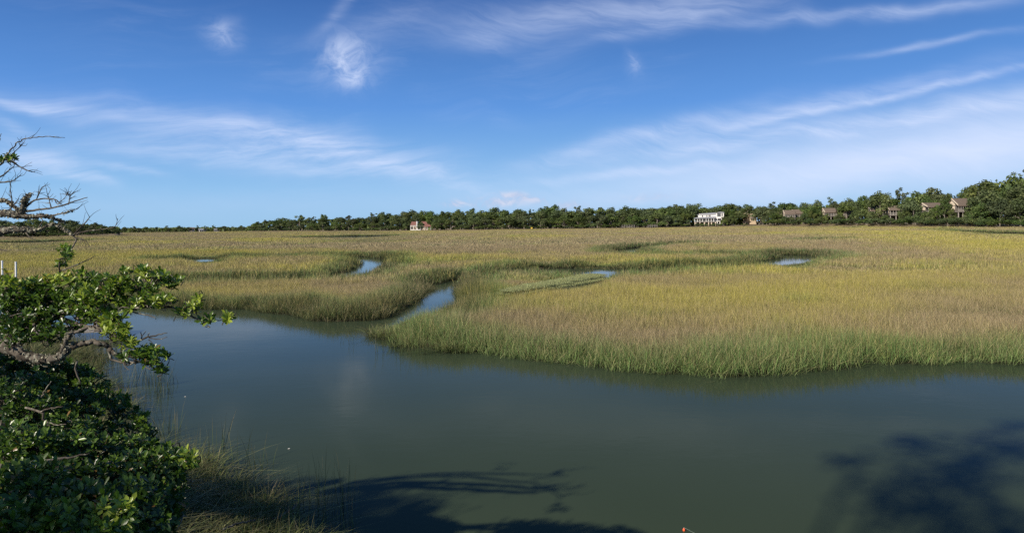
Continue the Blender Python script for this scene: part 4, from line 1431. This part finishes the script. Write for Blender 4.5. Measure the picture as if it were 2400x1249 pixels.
# fine dead twigs
tw = MB()
for c in bare_branches[:18] + bare_limbs:
    P, rad = px_path(c, 5)
    for _ in range(8):
        i = rng.randint(2, len(P))
        d = P[i] - P[i - 1]
        d = d / np.linalg.norm(d) + rng.normal(0, 0.7, 3)
        d[2] += 0.35
        d /= np.linalg.norm(d)
        L = rng.uniform(0.03, 0.13)
        q = curve_pts([P[i], P[i] + d * L * .5 + rng.normal(0, .006, 3), P[i] + d * L + rng.normal(0, .012, 3)], 3)
        tw.tube(local(q), np.linspace(0.0028, 0.0012, len(q)), 4)
o = tw.build('dead_twigs', M['bark'], oak); o['kind'] = 'stuff'
leafy_limbs = [
    [(-1500, 900, 6.2, 90), (-800, 770, 6.1, 76), (-260, 800, 5.9, 60), (-90, 800, 5.5, 44), (0, 806, 5.3, 36), (55, 832, 5.2, 26), (100, 842, 5.15, 21), (140, 838, 5.1, 17), (160, 815, 5.1, 15), (185, 808, 5.1, 14), (215, 802, 5.1, 13), (245, 806, 5.1, 12), (262, 822, 5.1, 10), (278, 836, 5.1, 7)],
    [(136, 838, 5.1, 13), (150, 812, 5.08, 11), (160, 786, 5.05, 10), (182, 776, 5.05, 8), (205, 770, 5.05, 7), (235, 775, 5.0, 5)],
    [(-1300, 860, 6.2, 64), (-700, 730, 6.1, 50), (-260, 760, 6.0, 40), (-60, 752, 5.8, 28), (20, 750, 5.7, 20), (100, 745, 5.6, 15), (150, 735, 5.5, 11), (185, 720, 5.4, 8), (215, 702, 5.3, 6), (250, 690, 5.2, 4), (290, 668, 5.2, 3)],
    [(-1100, 700, 6.2, 44), (-600, 690, 6.0, 36), (-260, 720, 5.7, 30), (-60, 690, 5.6, 18), (30, 672, 5.5, 11), (100, 668, 5.5, 8), (140, 655, 5.5, 5)],
]
for c in leafy_limbs:
    P, rad = px_path(c, 6, 0.005)
    rad = [q * 0.45 for q in rad]
    MB().tube(local(P), rad, 9, 0.2).build('limb', M['bark'], oak, True)
# lichen tufts clinging to the bare limbs
lich = []
for c, cnt, dens_ in ((bare_limbs[0], 900, 0.9), (bare_limbs[1], 1000, 0.9), (bare_branches[0], 260, 0.8), (bare_limbs[3], 300, 0.7), (bare_branches[3], 60, .6), (leafy_limbs[0], 700, .8), (leafy_limbs[1], 120, .8)):
    P, rad = px_path(c, 10)
    if len(c) > 4 or c[0][0] < -100: rad = [q * 0.55 for q in rad]
    px_ = np.array([to_px(*p)[0] for p in P])
    ok = np.where((px_ > -60) & (px_ < 175))[0]
    for _ in range(cnt):
        i = ok[rng.randint(len(ok))]
        d = rng.normal(0, 1, 3); d /= np.linalg.norm(d)
        lich.append((P[i] + d * rad[i] * rng.uniform(0.75, 1.35) + rng.normal(0, 0.005, 3), d))
C = np.array([l[0] for l in lich]) - ORI
V, Q = quads_cloud(C, np.array([l[1] for l in lich]), 0.011, rng)
o = link('lichen', mesh_np('lichen', V, Q, M['lichen']), oak); o['kind'] = 'stuff'

leafy_branches = [
    [(185, 745, 5.4, 6), (230, 750, 5.3, 5), (285, 745, 5.2, 4), (300, 730, 5.15, 3.4), (335, 720, 5.1, 3.2), (370, 718, 5.1, 3), (410, 722, 5.05, 2.6), (445, 738, 5.05, 2.2), (475, 752, 5.0, 1.8), (505, 752, 5.0, 1.3), (532, 746, 5.0, .9)],
    [(235, 700, 5.3, 4), (265, 680, 5.2, 3), (300, 672, 5.2, 2.5), (350, 668, 5.15, 2), (392, 672, 5.1, 1.4)],
    [(262, 822, 5.1, 5), (285, 842, 5.1, 4), (310, 850, 5.1, 3), (335, 848, 5.05, 2.5), (362, 862, 5.05, 2), (375, 870, 5.05, 1.6), (388, 866, 5.05, 1)],
    [(255, 818, 5.1, 4), (262, 842, 5.1, 3.0), (290, 850, 5.1, 2.2), (300, 856, 5.1, 1.8), (318, 848, 5.05, 1.4)],
    [(270, 790, 5.05, 3.4), (300, 796, 5.05, 2.6), (328, 798, 5.0, 2.2), (345, 790, 5.0, 2.0), (368, 786, 5.0, 1.6), (392, 780, 5.0, .9)],
    [(328, 800, 5.0, 1.6), (332, 790, 5.0, 1.4), (330, 778, 5.0, .9)],
    [(345, 790, 5.0, 1.4), (350, 780, 5.0, .8)], [(350, 792, 5.0, 1.3), (372, 795, 5.0, 1), (392, 790, 5.0, .7)],
    [(332, 788, 5.0, 1), (342, 776, 5.0, .7)], [(348, 795, 5.0, 1.1), (358, 805, 5.0, .7)],
    [(300, 812, 5.05, 2.6), (340, 822, 5.05, 2), (375, 834, 5.0, 1.5), (408, 844, 5.0, .8)],
    [(140, 745, 5.5, 7), (200, 765, 5.3, 5), (240, 768, 5.2, 4), (268, 762, 5.15, 3), (280, 745, 5.1, 2)],
    [(100, 668, 5.5, 4), (160, 690, 5.4, 3), (210, 672, 5.4, 2.4), (230, 650, 5.4, 1.4)],
    [(310, 730, 5.1, 1.6), (355, 742, 5.1, 1.2), (366, 748, 5.1, .7)],
    [(345, 668, 5.15, 1.8), (300, 650, 5.15, 1.5), (294, 636, 5.15, 1.0)],
    [(30, 672, 5.5, 4), (20, 650, 5.5, 3), (10, 630, 5.5, 1.5)], [(80, 760, 5.3, 4), (85, 780, 5.2, 3), (108, 792, 5.2, 2), (112, 806, 5.2, 1)],
    [(180, 846, 5.1, 3), (178, 870, 5.1, 2.2), (190, 900, 5.1, 1.6)],
]
for c in leafy_branches:
    P, rad = px_path(c, 5, 0.002)
    MB().tube(local(P), rad, 5, 0.1).build('branch', M['bark'], oak, True)

# leaf whorls: (px, py, half-width, half-height, depth, count, brightness)
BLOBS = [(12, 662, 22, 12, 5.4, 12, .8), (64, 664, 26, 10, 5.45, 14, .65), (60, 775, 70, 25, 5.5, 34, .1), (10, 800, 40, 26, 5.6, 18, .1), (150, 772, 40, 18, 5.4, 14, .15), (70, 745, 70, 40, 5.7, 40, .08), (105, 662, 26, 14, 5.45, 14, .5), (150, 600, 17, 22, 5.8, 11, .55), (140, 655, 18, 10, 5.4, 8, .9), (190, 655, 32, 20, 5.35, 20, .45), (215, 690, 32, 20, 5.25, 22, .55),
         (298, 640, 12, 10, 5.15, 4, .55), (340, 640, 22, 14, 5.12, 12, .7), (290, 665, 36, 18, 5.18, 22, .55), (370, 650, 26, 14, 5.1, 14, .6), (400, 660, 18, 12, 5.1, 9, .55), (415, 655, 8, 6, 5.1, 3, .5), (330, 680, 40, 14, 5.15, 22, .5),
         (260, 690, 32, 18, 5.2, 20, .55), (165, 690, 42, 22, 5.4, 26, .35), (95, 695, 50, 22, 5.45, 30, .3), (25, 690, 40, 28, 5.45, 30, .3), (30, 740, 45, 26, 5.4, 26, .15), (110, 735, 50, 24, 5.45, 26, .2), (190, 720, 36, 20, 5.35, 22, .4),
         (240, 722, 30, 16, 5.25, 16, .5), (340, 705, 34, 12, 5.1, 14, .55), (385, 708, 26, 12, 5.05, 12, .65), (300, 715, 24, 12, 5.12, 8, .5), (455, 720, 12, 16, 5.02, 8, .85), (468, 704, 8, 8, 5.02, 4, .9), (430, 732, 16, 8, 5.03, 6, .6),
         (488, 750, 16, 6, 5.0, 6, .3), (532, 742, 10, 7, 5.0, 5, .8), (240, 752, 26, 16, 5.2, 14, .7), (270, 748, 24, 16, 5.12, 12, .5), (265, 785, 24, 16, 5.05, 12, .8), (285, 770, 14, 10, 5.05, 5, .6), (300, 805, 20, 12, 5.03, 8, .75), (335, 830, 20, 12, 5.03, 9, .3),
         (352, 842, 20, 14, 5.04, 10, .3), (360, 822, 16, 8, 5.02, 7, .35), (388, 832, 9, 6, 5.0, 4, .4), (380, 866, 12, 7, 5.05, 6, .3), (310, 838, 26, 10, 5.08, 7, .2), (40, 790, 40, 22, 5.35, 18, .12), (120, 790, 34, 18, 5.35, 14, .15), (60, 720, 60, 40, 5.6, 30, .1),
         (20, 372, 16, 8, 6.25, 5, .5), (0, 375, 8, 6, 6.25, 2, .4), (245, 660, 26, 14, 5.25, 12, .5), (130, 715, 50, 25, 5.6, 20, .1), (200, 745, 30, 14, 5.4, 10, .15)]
r = np.random.RandomState(91)
tips, dirs, bri, twigs = [], [], [], MB()
for px, py, hw, hh_, dep, cnt, br in BLOBS:
    cen = at(px, py + hh_ * 0.4, dep)
    for _ in range(int(cnt * 1.6)):
        a, q = r.uniform(0, 6.283), math.sqrt(r.uniform())
        p = at(px + hw * q * math.cos(a), py + hh_ * q * math.sin(a), dep + r.uniform(-0.22, 0.22) * min(1, hw / 25))
        d = (p - cen) / (np.linalg.norm(p - cen) + 1e-6) * 0.6 + np.array((0.05, -0.15, 0.75)) + r.normal(0, 0.3, 3)
        tips.append(p); dirs.append(d)
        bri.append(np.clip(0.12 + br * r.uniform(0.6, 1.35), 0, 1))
        s = cen + r.normal(0, 0.03, 3)
        mid = (s + p) / 2 + r.normal(0, 0.015, 3)
        twigs.tube(local(curve_pts([s, mid, p], 3)), np.linspace(0.0045, 0.0018, 7), 4)
# the part of the crown that hangs outside the frame and shades the creek
for cx_, cy_, cz_, rad_, cnt in ((-7.9, 4.6, 5.6, 0.75, 90), (-8.5, 5.4, 5.5, 0.7, 70), (-7.3, 4.5, 6.1, 0.45, 34), (-6.9, 4.9, 5.6, 0.30, 18), (-8.8, 4.6, 5.9, 0.6, 50), (-9.3, 5.3, 5.0, 0.7, 50), (-6.5, 4.7, 5.3, 0.22, 12), (-8.2, 5.9, 4.9, 0.5, 30), (-6.4, 6.3, 4.9, 0.42, 36), (-7.1, 6.4, 4.4, 0.5, 40), (-6.0, 6.35, 5.4, 0.3, 20)):
    for _ in range(int(cnt * 0.55)):
        d = r.normal(0, 1, 3)
        d /= np.linalg.norm(d)
        tips.append(np.array((cx_, cy_, cz_)) + d * rad_ * r.uniform(0.2, 1) * np.array((1.3, 1, 0.6)))
        dirs.append(d + np.array((0, -.1, .8))); bri.append(r.uniform(.2, .7))
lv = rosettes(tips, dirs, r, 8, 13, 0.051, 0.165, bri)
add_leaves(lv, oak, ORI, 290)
o = twigs.build('twigs', M['bark'], oak); o['kind'] = 'stuff'
ylv = rosettes([at(a, b, 5.38) for a, b in ((127, 648), (135, 652), (120, 655), (158, 645), (106, 650), (16, 638))], [np.array((r.normal(0, .4), -.4, .8)) for _ in range(6)], r, 8, 13, 0.045, 0.15)
add_leaves(ylv, oak, ORI, 0, 'yellow_leaf')


# --- evergreen shrubs filling the lower left
def shrub(name, base_xy, label, blobs, seed, length=0.07, n_single=240, ratio=0.17):
    r = np.random.RandomState(seed)
    z0 = 0.55
    ori = np.array((base_xy[0], base_xy[1], z0))
    root = empty(name, tuple(ori), label, 'shrub', 'evergreen shrubs on the near bank')
    tips, dirs, bri, tw, stems = [], [], [], MB(), []
    for px, py, hw, hh_, dep, cnt, br in blobs:
        cen = at(px, py + hh_ * 0.3, dep + 0.25)
        b0 = ori + np.array((r.uniform(-.25, .25), r.uniform(-.25, .25), -0.1))
        P = curve_pts([b0, b0 * 0.6 + cen * 0.4 + r.normal(0, .08, 3) + np.array((0, 0, 0.1)), cen], 5)
        stems.append(MB().tube([p - ori for p in P], np.linspace(0.030, 0.009, len(P)), 6, 0.1))
        for _ in range(int(cnt * 1.2)):
            a, q = r.uniform(0, 6.283), r.uniform() ** 0.45 * (r.uniform(1.0, 1.3) if r.uniform() < 0.22 else 1.0)
            fwd = math.sqrt(max(0, 1 - q * q))
            p = at(px + hw * q * math.cos(a), py + hh_ * q * math.sin(a), dep - (0.35 * fwd - 0.1) * min(1.2, hw * dep / F * 2.0) + r.uniform(-.1, .1))
            d = (p - cen) / (np.linalg.norm(p - cen) + 1e-6) * 0.7 + np.array((0.05, -0.1, 0.65)) + r.normal(0, 0.3, 3)
            tips.append(p); dirs.append(d)
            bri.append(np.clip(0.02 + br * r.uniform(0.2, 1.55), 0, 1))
            s = cen + r.normal(0, 0.05, 3)
            md = (s + p) / 2 + r.normal(0, 0.03, 3)
            tw.tube([k - ori for k in curve_pts([s, md, p], 3)], np.linspace(0.006, 0.002, 7), 4)
    for st in stems:
        st.build('stem', M['bark'], root, True)
    add_leaves(rosettes(tips, dirs, r, 8, 13, length, ratio, bri), root, ori, n_single)
    o = tw.build('twigs', M['bark'], root); o['kind'] = 'stuff'
    return root, ori


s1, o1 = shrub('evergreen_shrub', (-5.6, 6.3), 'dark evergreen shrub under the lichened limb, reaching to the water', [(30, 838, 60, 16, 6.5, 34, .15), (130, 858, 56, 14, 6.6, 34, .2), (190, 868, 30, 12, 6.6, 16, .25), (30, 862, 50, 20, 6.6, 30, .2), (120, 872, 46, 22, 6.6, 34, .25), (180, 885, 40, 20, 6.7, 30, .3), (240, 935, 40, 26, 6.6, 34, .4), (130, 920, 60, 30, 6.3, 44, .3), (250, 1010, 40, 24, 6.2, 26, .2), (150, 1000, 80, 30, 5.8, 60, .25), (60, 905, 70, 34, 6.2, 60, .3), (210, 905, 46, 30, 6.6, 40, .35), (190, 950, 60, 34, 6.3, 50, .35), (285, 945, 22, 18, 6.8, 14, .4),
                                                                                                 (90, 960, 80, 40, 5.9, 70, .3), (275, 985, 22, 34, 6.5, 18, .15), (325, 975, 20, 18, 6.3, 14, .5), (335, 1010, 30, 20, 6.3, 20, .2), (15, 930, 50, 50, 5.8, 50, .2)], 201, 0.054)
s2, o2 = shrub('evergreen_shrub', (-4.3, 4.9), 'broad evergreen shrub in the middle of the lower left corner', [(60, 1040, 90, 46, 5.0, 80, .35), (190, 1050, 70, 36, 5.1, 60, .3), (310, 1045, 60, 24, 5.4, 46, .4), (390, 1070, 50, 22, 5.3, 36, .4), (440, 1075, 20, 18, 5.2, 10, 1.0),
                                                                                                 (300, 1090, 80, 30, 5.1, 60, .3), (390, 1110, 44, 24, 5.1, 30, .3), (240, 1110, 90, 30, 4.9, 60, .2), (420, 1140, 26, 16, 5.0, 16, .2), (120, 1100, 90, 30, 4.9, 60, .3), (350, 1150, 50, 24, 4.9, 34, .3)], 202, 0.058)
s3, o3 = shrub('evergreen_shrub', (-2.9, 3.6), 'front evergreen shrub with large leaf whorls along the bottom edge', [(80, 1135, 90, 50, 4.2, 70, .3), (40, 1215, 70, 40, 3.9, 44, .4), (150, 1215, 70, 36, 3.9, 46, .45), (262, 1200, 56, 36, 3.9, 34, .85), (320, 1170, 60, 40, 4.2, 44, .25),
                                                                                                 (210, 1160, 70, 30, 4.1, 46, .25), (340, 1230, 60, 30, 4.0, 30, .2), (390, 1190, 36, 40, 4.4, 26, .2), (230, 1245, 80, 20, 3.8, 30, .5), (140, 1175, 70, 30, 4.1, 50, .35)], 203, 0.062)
# bare twigs standing out of the shrubs
for root, ori, paths in ((s1, o1, ([(60, 955, 5.6, 2.6), (95, 965, 5.5, 3), (105, 985, 5.5, 2.6), (118, 1000, 5.5, 1.4)], [(95, 965, 5.5, 2.6), (120, 956, 5.5, 2), (148, 952, 5.5, 1)], [(98, 930, 5.6, 2.2), (105, 918, 5.6, 1.8), (120, 893, 5.6, 1.0)],
                                   [(105, 985, 5.5, 1.8), (130, 995, 5.45, 1.3), (155, 994, 5.45, .8)])),
                         (s2, o2, ([(60, 1090, 4.6, 3), (130, 1075, 4.5, 3), (160, 1072, 4.5, 2.6), (210, 1062, 4.5, 1.4)], [(130, 1075, 4.5, 2.6), (135, 1090, 4.5, 2), (145, 1110, 4.5, 1)], [(70, 1125, 4.5, 3), (100, 1100, 4.5, 2.4), (120, 1080, 4.5, 1.2)]))):
    for c in paths:
        P, rad = px_path(c, 5, 0.004)
        MB().tube([p - ori for p in P], rad, 5, 0.1).build('branch', M['bark'], root, True)

# fallen sticks on the bank
for c, lab in (([(640, 1215, 9.6, 3), (680, 1195, 9.9, 2.6), (705, 1180, 10.1, 1.6)], 'thin fallen stick sticking out over the water by the bank'),
               ([(520, 1240, 9.0, 3), (560, 1225, 9.2, 2.6), (600, 1217, 9.4, 2)], 'thin fallen stick lying in the dark grass at the bottom edge')):
    P, rad = px_path(c, 5, 0.01)
    tag(MB().tube(P, rad, 6, 0.1).build('fallen_stick', M['bark'], None, True), lab, 'stick', 'fallen sticks')


# --- trees behind the viewer: they throw the shade on the shrubs and the dark patches on the water
def shade_tree(base, blobs, n_leaf, i, label):
    r = np.random.RandomState(400 + i)
    root = empty('oak_tree', base, label, 'tree', 'oaks behind the viewpoint')
    B = np.array(blobs, float)
    B[:, :3] -= np.array(base)
    wgt = B[:, 3] ** 2 * B[:, 4]
    pick = r.choice(len(B), n_leaf, p=wgt / wgt.sum())
    d = r.normal(0, 1, (n_leaf, 3))
    d /= np.linalg.norm(d, axis=1)[:, None]
    C = B[pick, :3] + d * (B[pick, 3] * r.uniform(0.2, 1.0, n_leaf))[:, None] * np.array((1, 1, 0.7))
    V, Q = quads_cloud(C, d, 0.13, r)
    link('crown', mesh_np('crown', V, Q, M['oak'], {'tint': np.repeat(r.uniform(0.2, 0.8, n_leaf), 4)}), root)
    mb = MB()
    top = B[:, :3].mean(0) * np.array((0.5, 0.5, 0.62))
    mb.tube(curve_pts([(0, 0, -0.3), top * np.array((.3, .3, .5)), top], 5), np.linspace(0.26, 0.14, 11), 8, 0.06)
    for b in B:
        e = b[:3]
        mb.tube(curve_pts([top * 0.9, (top + e) / 2 + np.array((0, 0, -0.2)), e], 4), np.linspace(0.10, 0.02, 9), 6, 0.06)
    mb.build('trunk', M['bark'], root, True)


shade_tree((-14.2, -1.5, 0.65), [(-9.4, -4.5, 9.0, 1.1, .8), (-10.4, -4.4, 9.4, 1.7, 1), (-11.6, 0.1, 9.3, 0.7, 0.5), (-12.8, 0.0, 9.6, 1.0, .8), (-13.5, -2.5, 8.0, 1.6, 1), (-14.0, 1.0, 8.5, 1.4, 1)], 3300, 0,
           'oak behind the viewpoint whose shade falls on the near bank')
shade_tree((-11.5, -8.5, 0.65), [(-9.6, -6.2, 16.4, 1.3, 1), (-8.4, -5.6, 16.9, 1.1, .8), (-10.6, -6.9, 15.8, 1.2, 1), (-9.2, -7.3, 15.2, 1.1, .7), (-7.9, -6.9, 16.0, 0.9, .6), (-10.2, -5.4, 17.0, .7, .6), (-8.0, -4.9, 17.6, .5, .8), (-11.4, -5.9, 16.6, .6, .8), (-7.2, -6.1, 16.6, .4, .8)], 850, 1,
           'taller oak behind the viewpoint whose shade falls on the creek')
